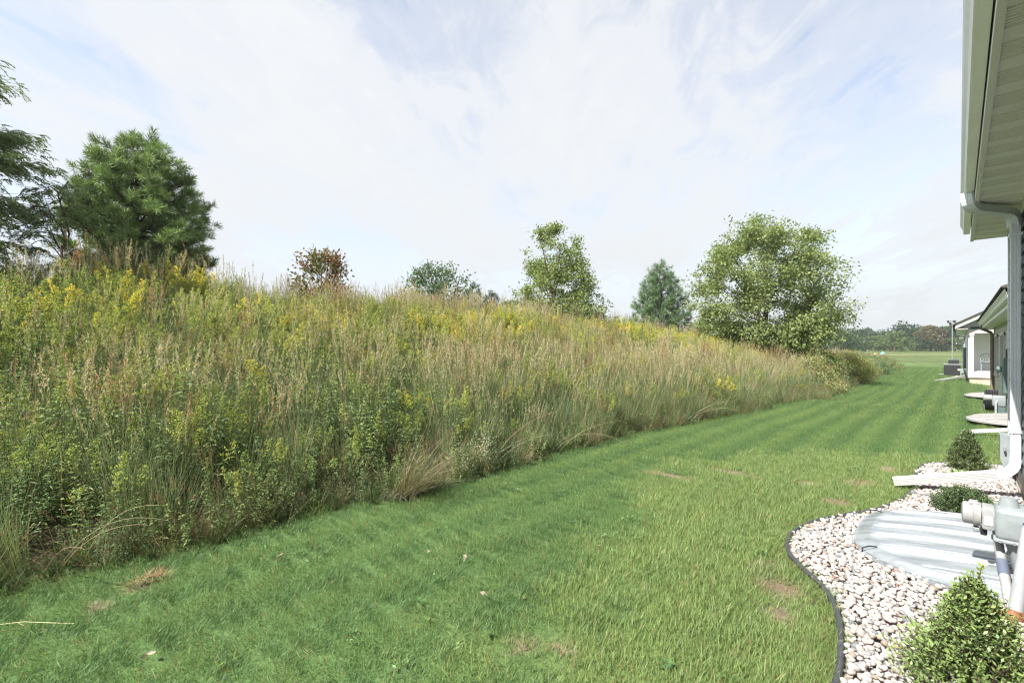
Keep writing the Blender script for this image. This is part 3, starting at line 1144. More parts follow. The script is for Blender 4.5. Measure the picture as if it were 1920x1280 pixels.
wsrc = [rosette(9, .034, .013, (.14, .235, .08)), rosette(24, .018, .014, (.13, .225, .082)), rosette(8, .045, .008, (.19, .27, .095))]
n = 260
wx_, wy_ = rng.uniform(-4.0, .2, n), rng.uniform(.6, 9, n)
k = ~inside(BED, wx_, wy_) & (vnoise(wx_, wy_, .7, 3) > .45) & (wx_ > edge_x(wy_)) & (wx_ < WALLX)
wx_, wy_ = wx_[k], wy_[k]
n = len(wx_)
scatter('lawn_weeds', np.stack([wx_, wy_, gz(wx_, wy_)], 1), np.stack([np.zeros(n), np.zeros(n), rng.uniform(0, 6.28, n)], 1), rng.uniform(.6, 1.2, n), rng.uniform(0, 1, n),
        rng.integers(0, 3, n), wsrc, 'small broad leaved weeds and clover growing in the lawn')
# stray blades leaning over the edging
sx = EDGE_PATH[12:84]
sx = np.repeat(sx, 3, 0) + rng.normal(0, .02, (len(sx) * 3, 2)) + np.array([-.035, 0])
n = len(sx)
scatter('edge_grass', np.stack([sx[:, 0], sx[:, 1], gz(sx[:, 0], sx[:, 1])], 1), np.stack([rng.normal(0, .3, n), rng.normal(.1, .3, n), rng.uniform(0, 6.28, n)], 1), rng.uniform(.5, .95, n),
        rng.uniform(0, 1, n), rng.integers(2, 5, n), turf_src, 'grass creeping over the dark bed edging')

# litter on the lawn
DRYM = leafmat('dry_litter', trans=.15, tint=False)


def dry_leaf(s):
    fb = FB()
    k = 3
    fb.leaves(rng.normal(0, .003 * s, (k, 3)) * np.array([1, 1, .2]) + np.array([0, 0, .045]), rng.normal(size=(k, 3)) * np.array([1, 1, .35]), .034 * s, .022 * s, vary((.40, .33, .25), k))
    return fb.mesh('dry_leaf', DRYM)


for (x, y, s, lab) in ((-2.47, 2.14, 1.0, 'small curled pale leaf on dark lawn, farther of the two beside the mowing stripes'), (-2.01, 1.90, 1.15, 'largest pale dry leaf lying on the dark lawn'),
                       (-1.99, 2.16, .8, 'tiny pale leaf scrap just right of the largest dry leaf'), (-3.44, 1.26, .9, 'pale leaf scrap on lawn near the shaded berm foot'),
                       (-2.78, .42, 1.0, 'pale leaf lying nearest the bottom edge of the lawn'), (-2.73, 2.02, .7, 'small tan leaf between the mowing stripes left of the curled leaf')):
    o = link('dry_leaf', dry_leaf(s))
    o.location = (x, y, gz1(x, y)); tag(o, lab, 'dry leaf', 'dry leaves on the lawn')
fb = FB()
for i in range(2):
    p = np.array([(-3.75 + .12 * i, -.25 + .02 * i, .05), (-3.55 + .08 * i, .02 + .01 * i, .06), (-3.36 - .22 * i, .20 - .20 * i, .05)])
    p = p - np.array([-3.45, .1, 0])
    fb.tube(p, .0022, 4, vary((.48, .40, .22), 1)[0])
o = link('fallen_straw', fb.mesh('fallen_straw', DRYM))
o.location = (-3.45, .1, gz1(-3.45, .1)); tag(o, 'pale fallen straw lying on the lawn at the lower left', 'straw')
fb = FB()
k = 80
fb.blades(np.stack([rng.normal(0, .02, k), rng.normal(0, .05, k), np.full(k, .01)], 1), rng.uniform(0, 6.28, k), rng.uniform(.9, 1.4, k), .3, rng.uniform(.06, .14, k), .005, 3, vary((.30, .19, .11), k))
o = link('dead_thatch', fb.mesh('dead_thatch', DRYM))
o.location = (-3.72, .58, gz1(-3.72, .58) + .02); tag(o, 'brown wad of dead grass lying on the lawn below the berm', 'dead grass')


# ------------------------------------------------------------------ trees
CROWN = leafmat('tree_leaf', trans=.42, rough=.5, spec=.25, tint=False)
NEEDLE = leafmat('pine_needle', trans=.12, rough=.5, spec=.3, tint=False)
BARK = pmat('bark', (.115, .088, .066), .9, .1, var=.35, nscale=22, bump=.8, bscale=45)


def curve_pts(a, b, sag, k=7, wob=.0):
    t = np.linspace(0, 1, k)[:, None]
    p = np.asarray(a) * (1 - t) + np.asarray(b) * t
    p[:, 2] += (np.sin(np.pi * t) * sag)[:, 0]
    p[1:-1] += rng.normal(0, wob, (k - 2, 3))
    return p


def leafy_tree(name, x, y, h, prof, trunk_r, stems, ntwig, nleaf, lsize, cols, label, seed=0, trunk_h=.12, gap=.42, gscale=1.0, cl=.20, droop=.35,
               lean=(0, 0), group=None, cat='tree', lw=.55):
    z0 = gz1(x, y)
    root = thing(name, (x, y, z0), label, cat, group)
    tb, lb, cb = FB(), FB(), FB()
    bc = (.1, .08, .06)
    limbs = []
    for s in range(stems):
        a = 6.28 * s / stems + rng.uniform(-.4, .4)
        f = (0.0 if stems == 1 else .34)
        zt = h * (rng.uniform(.8, .93) if stems > 1 else .93)
        rr = prof(zt / h) * f + (0 if stems == 1 else prof(.6) * .28)
        top = np.array([math.cos(a) * rr + lean[0] * h, math.sin(a) * rr + lean[1] * h, zt])
        p = curve_pts((rng.normal(0, .04 * (stems > 1)), rng.normal(0, .04 * (stems > 1)), -.1), top, 0, 9, .012 * h)
        p[:, :2] *= (np.linspace(0, 1, 9) ** 1.4)[:, None] * .999 + .001
        rad = np.linspace(trunk_r, .012, 9) * (1 if stems == 1 else .75)
        tb.tube(p, rad, 8, bc)
        limbs.append((p, rad))
    ends = []
    for (p, rad) in list(limbs):
        nl = int(16 / max(1, stems ** .5))
        for i in range(nl):
            t = trunk_h + (1 - trunk_h) * (i + rng.uniform(.1, .9)) / nl
            st = np.array([np.interp(t * 8, np.arange(9), p[:, j]) for j in range(3)])
            zz = min(h * .97, st[2] + h * rng.uniform(.08, .22))
            a = rng.uniform(0, 6.28)
            rr = prof(zz / h) * rng.uniform(.65, .92)
            e = np.array([math.cos(a) * rr + lean[0] * zz, math.sin(a) * rr + lean[1] * zz, zz])
            q = curve_pts(st, e, -.03 * h, 7, .012 * h)
            r0 = np.interp(t * 8, np.arange(9), rad) * .6
            lb.tube(q, np.linspace(r0, .006, 7), 5, bc)
            ends.append(q)
    allp = np.concatenate([q[2:] for q in ends] + [p[3:] for p, _ in limbs])
    off = Vector((seed * 11.3, seed * 5.1, 0))
    made = 0
    for _ in range(ntwig * 4):
        if made >= ntwig:
            break
        zz = h * (rng.uniform(0.02, 1.0))
        R_ = prof(zz / h)
        if rng.uniform() > R_ / max(prof(k / 20) for k in range(21)):
            continue
        a = rng.uniform(0, 6.28)
        k = rng.uniform(.12, 1) ** .55
        lump = 1 + .42 * noise.noise(Vector((math.cos(a) * 1.5, math.sin(a) * 1.5, zz / h * 3.2)) + off) + .16 * noise.noise(Vector((math.cos(a) * 4, math.sin(a) * 4, zz / h * 8)) + off)
        e = np.array([math.cos(a) * R_ * k * lump + lean[0] * zz, math.sin(a) * R_ * k * lump + lean[1] * zz, zz + rng.normal(0, .03 * h)])
        if .5 + .5 * noise.noise(Vector(e) * (1.15 / gscale) + off) < gap * (.78 if zz < .30 * h else 1):
            continue
        d2 = ((allp - e) ** 2).sum(1) + 4 * np.maximum(0, allp[:, 2] - e[2]) ** 2
        b = allp[int(np.argmin(d2))]
        if np.linalg.norm(b - e) > h * .3:
            b = e + (b - e) * (h * .3 / np.linalg.norm(b - e))
        q = curve_pts(b, e, .02 * h, 5, .01 * h)
        lb.tube(q, np.linspace(.008, .003, 5) * (h / 6), 3, bc)
        made += 1
        m = nleaf
        t = rng.uniform(.35, 1.08, m)
        w = np.stack([np.interp(t * 4, np.arange(5), q[:, j]) for j in range(3)], 1) + rng.normal(0, cl, (m, 3)) * np.array([1, 1, .75])
        out = w - np.array([0, 0, h * .45])
        out /= np.linalg.norm(out, axis=1, keepdims=True)
        dv = out * .6 + rng.normal(0, .7, (m, 3)) + np.array([0, 0, -droop])
        c = vary(cols[int(rng.integers(len(cols)))], m, .08, .22)
        cb.leaves(w, dv, lsize * rng.uniform(.7, 1.25, m), lsize * lw, c, up=rng.normal(size=(m, 3)) * .8 + np.array([0, 0, 1.0]))
    t_ = link('trunk', tb.mesh('trunk', BARK, True), root); t_.matrix_parent_inverse = Matrix()
    l_ = link('limb', lb.mesh('limb', BARK, True), t_); l_.matrix_parent_inverse = Matrix()
    c_ = link('crown', cb.mesh('crown', CROWN), root); c_.matrix_parent_inverse = Matrix()
    return root


def pine(name, x, y, h, prof, label, long_needles=True, col=(.040, .085, .034), low=.1, whorls=24, tufts=9, needles=46, nl=.17, seed=0, group=None, per=6, up=.25, nw=.006):
    z0 = gz1(x, y)
    root = thing(name, (x, y, z0), label, 'pine tree', group)
    tb, lb, cb = FB(), FB(), FB()
    bc = (.1, .08, .06)
    p = curve_pts((0, 0, -.1), (rng.normal(0, .05), rng.normal(0, .05), h * .97), 0, 9, .01 * h)
    tb.tube(p, np.linspace(.028 * h, .012, 9), 8, bc)
    for wi in range(whorls):
        f = low + (1 - low) * (wi + .3) / whorls
        zc_ = h * f
        n = per + int(rng.integers(0, 2)) if f < .85 else 4
        a0 = rng.uniform(0, 6.28)
        for b in range(n):
            a = a0 + 6.28 * b / n + rng.normal(0, .2)
            lump = 1 + .20 * noise.noise(Vector((math.cos(a) * 1.3 + seed * 9, math.sin(a) * 1.3, f * 4))) + rng.normal(0, .07)
            R_ = prof(f) * lump
            if R_ < .05:
                R_ = .05
            e = np.array([math.cos(a) * R_, math.sin(a) * R_, zc_ + R_ * up * (.2 + f)])
            st = np.array([np.interp(max(0, (zc_ - .12 * R_) / (h * .97)) * 8, np.arange(9), p[:, j]) for j in range(3)])
            q = curve_pts(st, e, -.10 * R_, 6, .015 * R_)
            lb.tube(q, np.linspace(.012 + .012 * R_, .006, 6), 4, bc)
            nt_ = max(3, int(tufts * R_ / prof(.35)))
            for k in range(nt_):
                t = 1.0 if k == 0 else rng.uniform(.30, 1.0)
                c0 = np.array([np.interp(t * 5, np.arange(6), q[:, j]) for j in range(3)])
                dv = (q[-1] - q[-3]) / (np.linalg.norm(q[-1] - q[-3]) + 1e-6)
                sd = rng.normal(0, 1, 3) * .8 + np.array([0, 0, .25])
                dirn = dv * (.9 if k else 1.6) + sd * (.9 if k else .3)
                dirn /= np.linalg.norm(dirn)
                tl = rng.uniform(.12, .30) * (h / 4.5) if k else 0.02
                tip = c0 + dirn * tl
                if k:
                    lb.tube(np.array([c0, (c0 + tip) / 2 + rng.normal(0, .01, 3), tip]), np.array([.006, .005, .004]) * h / 4.5, 3, bc)
                m = needles
                s_ = rng.uniform(-.75, .1, m) * nl * 1.0
                w = tip + dirn * s_[:, None] + rng.normal(0, .006, (m, 3))
                g = rng.normal(0, 1, (m, 3))
                nd = dirn * rng.uniform(.2, 1.1, (m, 1)) + g / np.linalg.norm(g, axis=1, keepdims=True) * .9 + np.array([0, 0, .18])
                cb.leaves(w, nd, nl * rng.uniform(.75, 1.15, m), nw, vary(np.array(col) * rng.uniform(.65, 1.4), m, .08, .2), up=rng.normal(size=(m, 3)))
    t_ = link('trunk', tb.mesh('trunk', BARK, True), root); t_.matrix_parent_inverse = Matrix()
    l_ = link('limb', lb.mesh('limb', BARK, True), t_); l_.matrix_parent_inverse = Matrix()
    c_ = link('crown', cb.mesh('crown', NEEDLE), root); c_.matrix_parent_inverse = Matrix()
    return root


def locust(name, x, y, h, R_, label, nb, nf, seed, trunk_r=.07, spread_dir=None):
    z0 = gz1(x, y)
    root = thing(name, (x, y, z0), label, 'tree')
    tb, lb, cb = FB(), FB(), FB()
    bc = (.1, .085, .07)
    p = curve_pts((0, 0, -.1), (rng.normal(0, .1), rng.normal(0, .1), h * .96), 0, 9, .02 * h)
    tb.tube(p, np.linspace(trunk_r, .01, 9), 8, bc)
    for i in range(nb):
        f = .12 + .86 * (i + rng.uniform(0, 1)) / nb
        a = rng.uniform(0, 6.28)
        st = np.array([np.interp(f * 8, np.arange(9), p[:, j]) for j in range(3)])
        rr = R_ * rng.uniform(.55, 1.05) * (1.05 - .75 * max(0, f - .35) / .65)
        e = st + np.array([math.cos(a) * rr, math.sin(a) * rr, rr * rng.uniform(.15, 1.0)])
        q = curve_pts(st, e, .20 * rr, 8, .03 * rr)
        lb.tube(q, np.linspace(.013, .003, 8), 4, bc)
        for k in range(nf):
            t = rng.uniform(.25, 1.0)
            c0 = np.array([np.interp(t * 7, np.arange(8), q[:, j]) for j in range(3)])
            aa = a + rng.normal(0, 1.0)
            tw = c0 + np.array([math.cos(aa), math.sin(aa), rng.uniform(-.3, .3)]) * rng.uniform(.05, .35)
            lb.tube(np.array([c0, (c0 + tw) / 2 + np.array([0, 0, .02]), tw]), np.array([.004, .003, .002]), 3, bc)
            for r_ in range(3):
                ab = aa + rng.normal(0, .8)
                fl = rng.uniform(.14, .24)
                s = stems_pts(tw, ab, rng.uniform(1.2, 2.0), rng.uniform(.5, 1.1), fl, 5)
                m = 11
                tt = np.repeat(np.linspace(.12, 1, m), 2)
                w = np.stack([np.interp(tt * 5, np.arange(6), s[:, j]) for j in range(3)], 1)
                side = np.tile(np.array([1., -1.]), m)[:, None] * np.array([-math.sin(ab), math.cos(ab), 0])
                dv = side + np.array([math.cos(ab) * .6, math.sin(ab) * .6, -.5]) + rng.normal(0, .15, (2 * m, 3))
                cb.leaves(w, dv, .040 * rng.uniform(.8, 1.2, 2 * m), .017, vary((.25, .32, .175), 2 * m, .08, .22))
    t_ = link('trunk', tb.mesh('trunk', BARK, True), root); t_.matrix_parent_inverse = Matrix()
    l_ = link('limb', lb.mesh('limb', BARK, True), t_); l_.matrix_parent_inverse = Matrix()
    c_ = link('crown', cb.mesh('crown', CROWN), root); c_.matrix_parent_inverse = Matrix()
    return root


def prof_of(zs, rs):
    return lambda f: float(np.interp(f, zs, rs))


pine('pine_tree', -13.0, 1.86, 4.15, prof_of([0, .15, .22, .4, .6, .8, .92, 1], [.75, 1.1, 1.2, 1.25, 1.08, .72, .42, .15]),
     'large dense dark green pine with long needles on the berm at left', low=.16, whorls=22, tufts=19, needles=64, nl=.16, col=(.215, .30, .115), nw=.011, up=.34)
locust('feathery_tree', -11.6, -.95, 4.35, 1.5, 'feathery drooping tree cut by the left edge of the photo', 84, 26, 1)
locust('feathery_sapling', -11.6, .50, 2.6, .62, 'thin feathery sapling in front of the big dark pine', 15, 9, 2, trunk_r=.025)
leafy_tree('rusty_tree', -12.0, 5.47, 2.15, prof_of([0, .3, .5, .8, .95, 1], [.15, .40, .62, .62, .48, .2]), .045, 2, 150, 26, .095, [(.26, .14, .065), (.18, .165, .06), (.21, .12, .06), (.14, .16, .06)],
           'small rust and olive leaved tree alone on the berm crest', 1, gap=.40, cl=.10, trunk_h=.25)
leafy_tree('grey_green_shrub', -13.0, 9.9, 2.5, prof_of([0, .3, .6, .9, 1], [.8, 1.0, 1.15, 1.0, .6]), .03, 7, 210, 28, .10, [(.13, .19, .10), (.10, .165, .08)],
           'sparse grey-green shrub with upright stems on the berm crest', 2, gap=.38, cl=.12, trunk_h=.2, cat='shrub')
leafy_tree('young_maple', -12.0, 15.1, 4.75, prof_of([0, .12, .3, .5, .7, .88, 1], [1.6, 2.0, 1.95, 1.7, 1.4, .9, .3]), .075, 3, 720, 34, .112, [(.24, .30, .10), (.20, .27, .085), (.265, .32, .12)],
           'medium bright green tree with pointed top in the middle of the berm', 3, gap=.54, cl=.12, trunk_h=.05)
pine('white_pine', -13.0, 26.6, 5.35, prof_of([0, .12, .3, .5, .7, .9, 1], [1.7, 2.05, 1.8, 1.35, .95, .45, .1]), 'blue-green cone shaped pine left of the biggest tree', col=(.15, .235, .115),
     low=.06, whorls=20, tufts=19, needles=34, nl=.24, seed=3, nw=.016, up=.35)
leafy_tree('spreading_tree', -7.2, 26.0, 7.45, prof_of([0, .08, .2, .4, .6, .78, .9, 1], [1.6, 2.8, 3.35, 3.35, 3.5, 3.05, 2.0, .4]), .14, 5, 1450, 40, .145, [(.27, .33, .13), (.235, .30, .105), (.29, .345, .145), (.205, .265, .10)],
           'biggest spreading light green tree at the far end of the berm', 4, gap=.535, cl=.17, trunk_h=.05, gscale=1.15)
for (x, y, h, r, lab) in ((-25, 22.4, 6.0, 2.3, 'dark conifer top behind the berm, just right of the grey-green shrub'), (-25, 25.7, 5.1, 2.2, 'dark conifer top behind the berm, left of the pointed green tree'),
                          (-25, 24.1, 5.6, 2.2, 'dark conifer top behind the berm, between two others'), (-34, 56.5, 6.2, 1.7, 'dark conifer top behind the berm left of the cone shaped pine'),
                          (-32, 57, 5.4, 1.6, 'lowest dark conifer top peeking over the berm beside the cone shaped pine')):
    pine('conifer', x, y, h, prof_of([0, .2, .5, .8, 1], [r, r * .9, r * .62, r * .3, .08]), lab, col=(.050, .095, .050), low=.35, whorls=13, tufts=12, needles=26, nl=.26, seed=x + y, nw=.022, group='dark conifers behind the berm')
# scrub at the far end of the berm
for i, (x, y, h, r, cols, lab) in enumerate(((-4.3, 21.5, 1.25, .9, [(0.275, 0.275, 0.123), (0.217, 0.232, 0.102)], 'pale seeded scrub bush at the lawn edge, nearest of the far bushes'),
                                             (-4.6, 25.5, 1.5, 1.1, [(0.109, 0.167, 0.065), (0.246, 0.246, 0.072)], 'dark green bush with yellow tops below the biggest tree'),
                                             (-4.3, 29.5, 1.4, 1.1, [(0.174, 0.217, 0.072), (0.290, 0.261, 0.072)], 'yellowish bush right of the biggest tree at the lawn edge'),
                                             (-4.9, 34.5, 1.55, 1.4, [(0.131, 0.189, 0.080), (0.217, 0.232, 0.072)], 'rounded olive bush at the lawn edge past the biggest tree'),
                                             (-4.6, 41, 1.4, 1.4, [(0.123, 0.189, 0.087)], 'low green bush near the far tip of the berm'),
                                             (-4.9, 49, 1.3, 1.5, [(0.109, 0.174, 0.080), (0.203, 0.189, 0.087)], 'last green bush at the far tip of the berm'))):
    leafy_tree('wild_bush', x, y, h, prof_of([0, .3, .7, 1], [r * 1.1, r * 1.2, r * .95, .3]), .02, 5, 190, 28, .085, [tuple(1.35 * q for q in c_) for c_ in cols], lab, 20 + i, gap=.34, cl=.13, trunk_h=.1, cat='bush', group='bushes along the far lawn edge')

# ------------------------------------------------------------------ far treeline
far_kinds = []
FAR = [((.080, .125, .062), 'round'), ((.060, .100, .060), 'dark'), ((.145, .205, .085), 'light'), ((.16, .145, .085), 'tan')]
for ki, (col, kind) in enumerate(FAR):
    fb, tb = FB(), FB()
    h = 1.0
    nclump = 46
    for c in range(nclump):
        a = rng.uniform(0, 6.28); z = rng.uniform(.12, .95)
        rr = np.interp(z, [0, .15, .45, .75, 1], [.32, .48, .52, .36, .05]) * rng.uniform(.35, 1) ** .5
        ctr = np.array([math.cos(a) * rr, math.sin(a) * rr, z])
        m = 46
        g = rng.normal(0, 1, (m, 3))
        g /= np.linalg.norm(g, axis=1, keepdims=True)
        w = ctr + g * rng.uniform(.5, 1, (m, 1)) * .125 * np.array([1, 1, .75])
        fb.leaves(w, g + rng.normal(0, .6, (m, 3)), .060, .046, vary(np.array(col) * rng.uniform(.7, 1.35), m, .06, .2), up=rng.normal(size=(m, 3)))
    tb.tube(np.array([(0, 0, -.05), (.01, 0, .3), (0, .01, .7)]), np.array([.03, .022, .008]), 6, (.08, .07, .05))
    far_kinds.append((fb.mesh('far_crown', CROWN), tb.mesh('far_trunk', BARK, True)))
FARLAB = ['mid green broad tree in the far treeline', 'dark blue-green tree in the far treeline',
          'low pale green rounded tree under the far treeline', 'tan brown leaved tree in the far treeline']


def far_tree(u, dist, h, k, w=1.0, lab=None):
    ang = YAW - math.atan((u - 960) / 880)
    d = dist
    x, y = -math.sin(ang) * d, math.cos(ang) * d
    root = thing('far_tree', (x, y, gz1(x, y)), lab or FARLAB[k] + (' near the biggest berm tree' if u < 1600 else ' behind the white shed' if u < 1660 else ' between shed and flagpole' if u < 1735 else ' near the flagpole' if u < 1795 else ' behind the white house'), 'tree', None if lab else 'trees in the far treeline')
    rz = rng.uniform(0, 6.28)
    for nm, me in (('crown', far_kinds[k][0]), ('trunk', far_kinds[k][1])):
        o = link(nm, me, root)
        o.matrix_parent_inverse = Matrix()
        o.scale = (h * w, h * w, h)
        o.rotation_euler = (0, 0, rz)


u = 1490
while u < 1880:
    far_tree(u, rng.uniform(235, 275), rng.uniform(8.6, 11.2), int(rng.choice([0, 1, 1, 0])), rng.uniform(.9, 1.25))
    u += rng.uniform(11, 19)
u = 1500
while u < 1880:
    far_tree(u, rng.uniform(205, 228), rng.uniform(4.2, 6.4), int(rng.choice([0, 1, 0, 2])), rng.uniform(1.1, 1.5))
    u += rng.uniform(17, 30)
far_tree(1678, 198, 6.6, 2, 1.5, 'widest pale green rounded tree in front of the far treeline')
far_tree(1745, 215, 8.5, 3, 1.25, 'tan brown leaved tree left of the flagpole')
far_tree(1570, 150, 7.8, 0, 1.15, 'near green tree standing left of the far treeline')
far_tree(1548, 165, 8.2, 1, 1.2, 'dark tree just right of the biggest berm tree')
far_tree(1600, 158, 6.2, 0, 1.2, 'dark rounded tree beside the small white shed')
far_tree(1700, 228, 11.0, 1, 1.1, 'flat topped taller tree rising above the far treeline')


# ------------------------------------------------------------------ garden shrubs
BOX = leafmat('box_leaf', trans=.25, rough=.38, spec=.4, tint=False)


def box_shrub(name, x, y, r, h, n, ls, cols, label, sprig=0, conical=False, seed=0, lw=.5):
    z0 = gz1(x, y)
    root = thing(name, (x, y, z0), label, 'shrub', 'shrubs planted in the pebble bed')
    sb, cb = FB(), FB()
    bc = (.14, .11, .07)
    off = Vector((seed * 4.4, 1, 2))
    for i in range(n):
        a = rng.uniform(0, 6.28)
        f = rng.uniform(0, 1)
        k = rng.uniform(.25, 1) ** .45
        if conical:
            rr, z = r * (1 - f) ** (1.0 if sprig else .75) * (1 - .25 * (f < .15)) + .02, h * (.06 + .92 * f)
        else:
            th = math.acos(rng.uniform(-.25, 1))
            rr, z = r * math.sin(th), h * .32 + h * .62 * math.cos(th)
        lump = 1 + (.55 if sprig else .30) * noise.noise(Vector((math.cos(a) * 1.7, math.sin(a) * 1.7, z / h * 2.5)) + off)
        e = np.array([math.cos(a) * rr * k * lump, math.sin(a) * rr * k * lump, max(.02, z * (.5 + .5 * k) if not conical else z)])
        d = e - np.array([0, 0, h * .25])
        d = d / (np.linalg.norm(d) + 1e-6) + np.array([0, 0, .9 if sprig else .55]) + rng.normal(0, .25, 3)
        d /= np.linalg.norm(d)
        tl = rng.uniform(.05, .10) * (r / .28) ** .5 * (1.45 if sprig and k > .7 else 1)
        p0, p1 = e - d * tl * .6, e + d * tl * .5
        sb.tube(np.array([p0 - d * tl * .4, p0, p1]), np.array([.0016, .0013, .0009]), 3, bc)
        m = 12
        t = np.repeat(np.linspace(0, 1, m // 2), 2)
        w = p0 + (p1 - p0) * t[:, None]
        s1 = np.cross(d, rng.normal(size=3)); s1 /= np.linalg.norm(s1)
        s2 = np.cross(d, s1)
        al = np.repeat(np.arange(m // 2) * 1.57, 2) + np.tile([0, np.pi], m // 2)
        dv = np.cos(al)[:, None] * s1 + np.sin(al)[:, None] * s2 + d * .75
        c = cols[0] if k > .72 and rng.uniform() < .6 else cols[int(rng.integers(len(cols)))]
        cb.leaves(w, dv, ls * rng.uniform(.75, 1.15, m), ls * lw, vary(c, m, .08, .2))
    for (sx, sy, sh) in ([(0.0, .0, sprig)] if sprig else []):
        p = stems_pts((sx, sy, h * .8), .5, .06, .15, sh, 8)
        sb.tube(p, np.linspace(.003, .0012, 9), 4, (.2, .2, .07))
        m = 30
        t = np.linspace(.1, 1, m)
        w = np.stack([np.interp(t * 8, np.arange(9), p[:, j]) for j in range(3)], 1)
        al = np.arange(m) * 1.9
        cb.leaves(w, np.stack([np.cos(al), np.sin(al), np.full(m, 1.1)], 1), ls * 1.1, ls * .6, vary((.30, .36, .09), m))
    for i in range(7):
        a = 6.28 * i / 7
        e = (math.cos(a) * r * .6, math.sin(a) * r * .6, h * .55)
        sb.tube(curve_pts((0, 0, -.02), e, .02, 5, .008), np.linspace(.006, .002, 5), 4, bc)
    s_ = link('stem', sb.mesh('stem', BARK), root); s_.matrix_parent_inverse = Matrix()
    f_ = link('foliage', cb.mesh('foliage', BOX), root); f_.matrix_parent_inverse = Matrix()
    return root


box_shrub('boxwood_shrub', .050, 2.80, .27, .47, 950, .0225, [(.24, .33, .11), (.15, .23, .08), (.19, .285, .095), (.27, .33, .13)], 'largest box shrub with a tall sprig in the foreground pebbles', sprig=.20, seed=1, lw=.5, conical=True)
box_shrub('boxwood_shrub', .03, 5.75, .20, .27, 700, .019, [(.10, .165, .065), (.07, .125, .05), (.125, .185, .075)], 'low round dark box shrub between the well cover and the white outlet', seed=2)
box_shrub('boxwood_shrub', .07, 7.75, .20, .50, 950, .019, [(.16, .225, .085), (.09, .145, .052), (.135, .195, .07)], 'upright cone shaped box shrub at the far end of the pebble bed', conical=True, seed=3)


def leafy_weed_patch(x, y, r, n, label, seed):
    fb = FB()
    a = rng.uniform(0, 6.28, n)
    b = np.stack([rng.normal(0, r * .3, n), rng.normal(0, r * .3, n), np.full(n, .01)], 1)
    fb.blades(b, a, rng.uniform(.3, .9, n), rng.uniform(.4, 1.2, n), rng.uniform(.08, .17, n), .016, 4, vary((.18, .29, .075), n))
    o = link('daylily_tuft', fb.mesh('daylily_tuft', BOX))
    o.location = (x, y, gz1(x, y) + .02)
    tag(o, label, 'plant', 'small bright green plants in the pebble bed')


leafy_weed_patch(.27, 6.05, .11, 90, 'small bright green strappy plant beside the low dark box shrub', 1)
leafy_weed_patch(-.02, 7.35, .09, 70, 'small light green plant at the foot of the cone shaped shrub', 2)


# ------------------------------------------------------------------ nearest house
TRIM = pmat('painted_trim', (.78, .82, .85), .38, .45, var=.04, nscale=3, dirt=((.48, .49, .47), 6, .66))
SAGE = pmat('vinyl_soffit', (.83, .81, .77), .5, .3, var=.05, nscale=3)
GUT = pmat('gutter_metal', (.80, .81, .77), .35, .45, var=.05, nscale=3, dirt=((.40, .40, .35), 5, .68))
NAVY = pmat('navy_siding', (.062, .074, .100), .5, .3, var=.08, nscale=9)
CONC = pmat('concrete', (.36, .32, .28), .9, .1, var=.18, nscale=8, bump=.4, bscale=60)
SHING = pmat('shingles', (.10, .095, .09), .9, .1, var=.3, nscale=20, bump=.6)
WHITE = pmat('white_vinyl', (.52, .52, .51), .4, .4, var=.03, nscale=3, dirt=((.68, .67, .63), 7, .68))
BEIGE = pmat('beige_siding', (.52, .525, .48), .5, .3, var=.05, nscale=4)
GREYP = pmat('grey_metal_paint', (.27, .30, .31), .42, .4, var=.08, nscale=14, dirt=((.30, .31, .30), 18, .66))
DKGRN = pmat('green_meter_paint', (.115, .165, .165), .45, .35, var=.08, nscale=7)
BLACKP = pmat('black_plastic', (.022, .023, .025), .4, .4, var=.1)
RUST_M = pmat('rusty_iron', (.26, .12, .06), .8, .2, var=.35, nscale=50, bump=.5, dirt=((.38, .33, .28), 30, .56))
CREAM = pmat('cream_casting', (.34, .34, .33), .45, .35, var=.08, nscale=25, dirt=((.46, .44, .40), 22, .64))
WOOD = pmat('tan_deck_skirt', (.50, .42, .33), .7, .2, var=.12, nscale=8)
BROWN = pmat('brown_downspout', (.20, .155, .12), .5, .3, var=.1)
GALV = pmat('galvanised_steel', (.42, .43, .44), .45, .5, metal=.6, var=.15, nscale=12)
DKGREY = pmat('dark_grey_paint', (.040, .042, .045), .5, .35, var=.1)

GLASS = pmat('window_glass', (.10, .12, .14), .08, .6, var=.02)

H1 = thing('house', (WALLX, 8.0, 0), 'nearest house at the right edge with dark siding, wide grey-green eave and pale downspout', 'house')
MB().box(WALLX + .004, 9, -7, 8.0, 0.30, 2.86).build('wall', NAVY, H1)
MB().box(WALLX + .02, 8.98, -7, 7.98, -.4, .30).build('foundation', CONC, H1)
plank = MB().prism([(WALLX - .020, 0), (WALLX - .0215, .004), (WALLX - .006, .116), (WALLX + .002, .116), (WALLX + .002, 0)], 'y', -7, 7.94).mesh('siding_plank', NAVY)
for i in range(22):
    o = link('siding_plank', plank, H1)
    o.location = (0, 0, .305 + .115 * i)
MB().box(WALLX - .03, WALLX + .06, 7.94, 8.03, .30, 2.84).build('corner_trim', TRIM, H1)
ZS = 2.84
pr_ = [(0, .010), (.005, 0), (.132, 0), (.136, .012), (.142, .012), (.146, 0)]
yy = .158
while yy < .285:
    pr_ += [(yy, 0), (yy + .0035, .007), (yy + .0085, .007), (yy + .011, 0)]
    yy += .0245
pr_ += [(.2955, 0), (.30, .010), (.30, .022), (0, .022)]
sp_me = MB().prism([(a, ZS + b) for a, b in pr_], 'x', .12, WALLX - .002).mesh('soffit_panel', SAGE)
for i in range(43):
    y = 8.0 - .302 * i
    o = link('soffit_panel', sp_me, H1)
    o.location = (0, y, 0)
MB().box(.108, .138, -5, 5.2, ZS - .014, ZS + .03).build('soffit_trim', SAGE, H1)
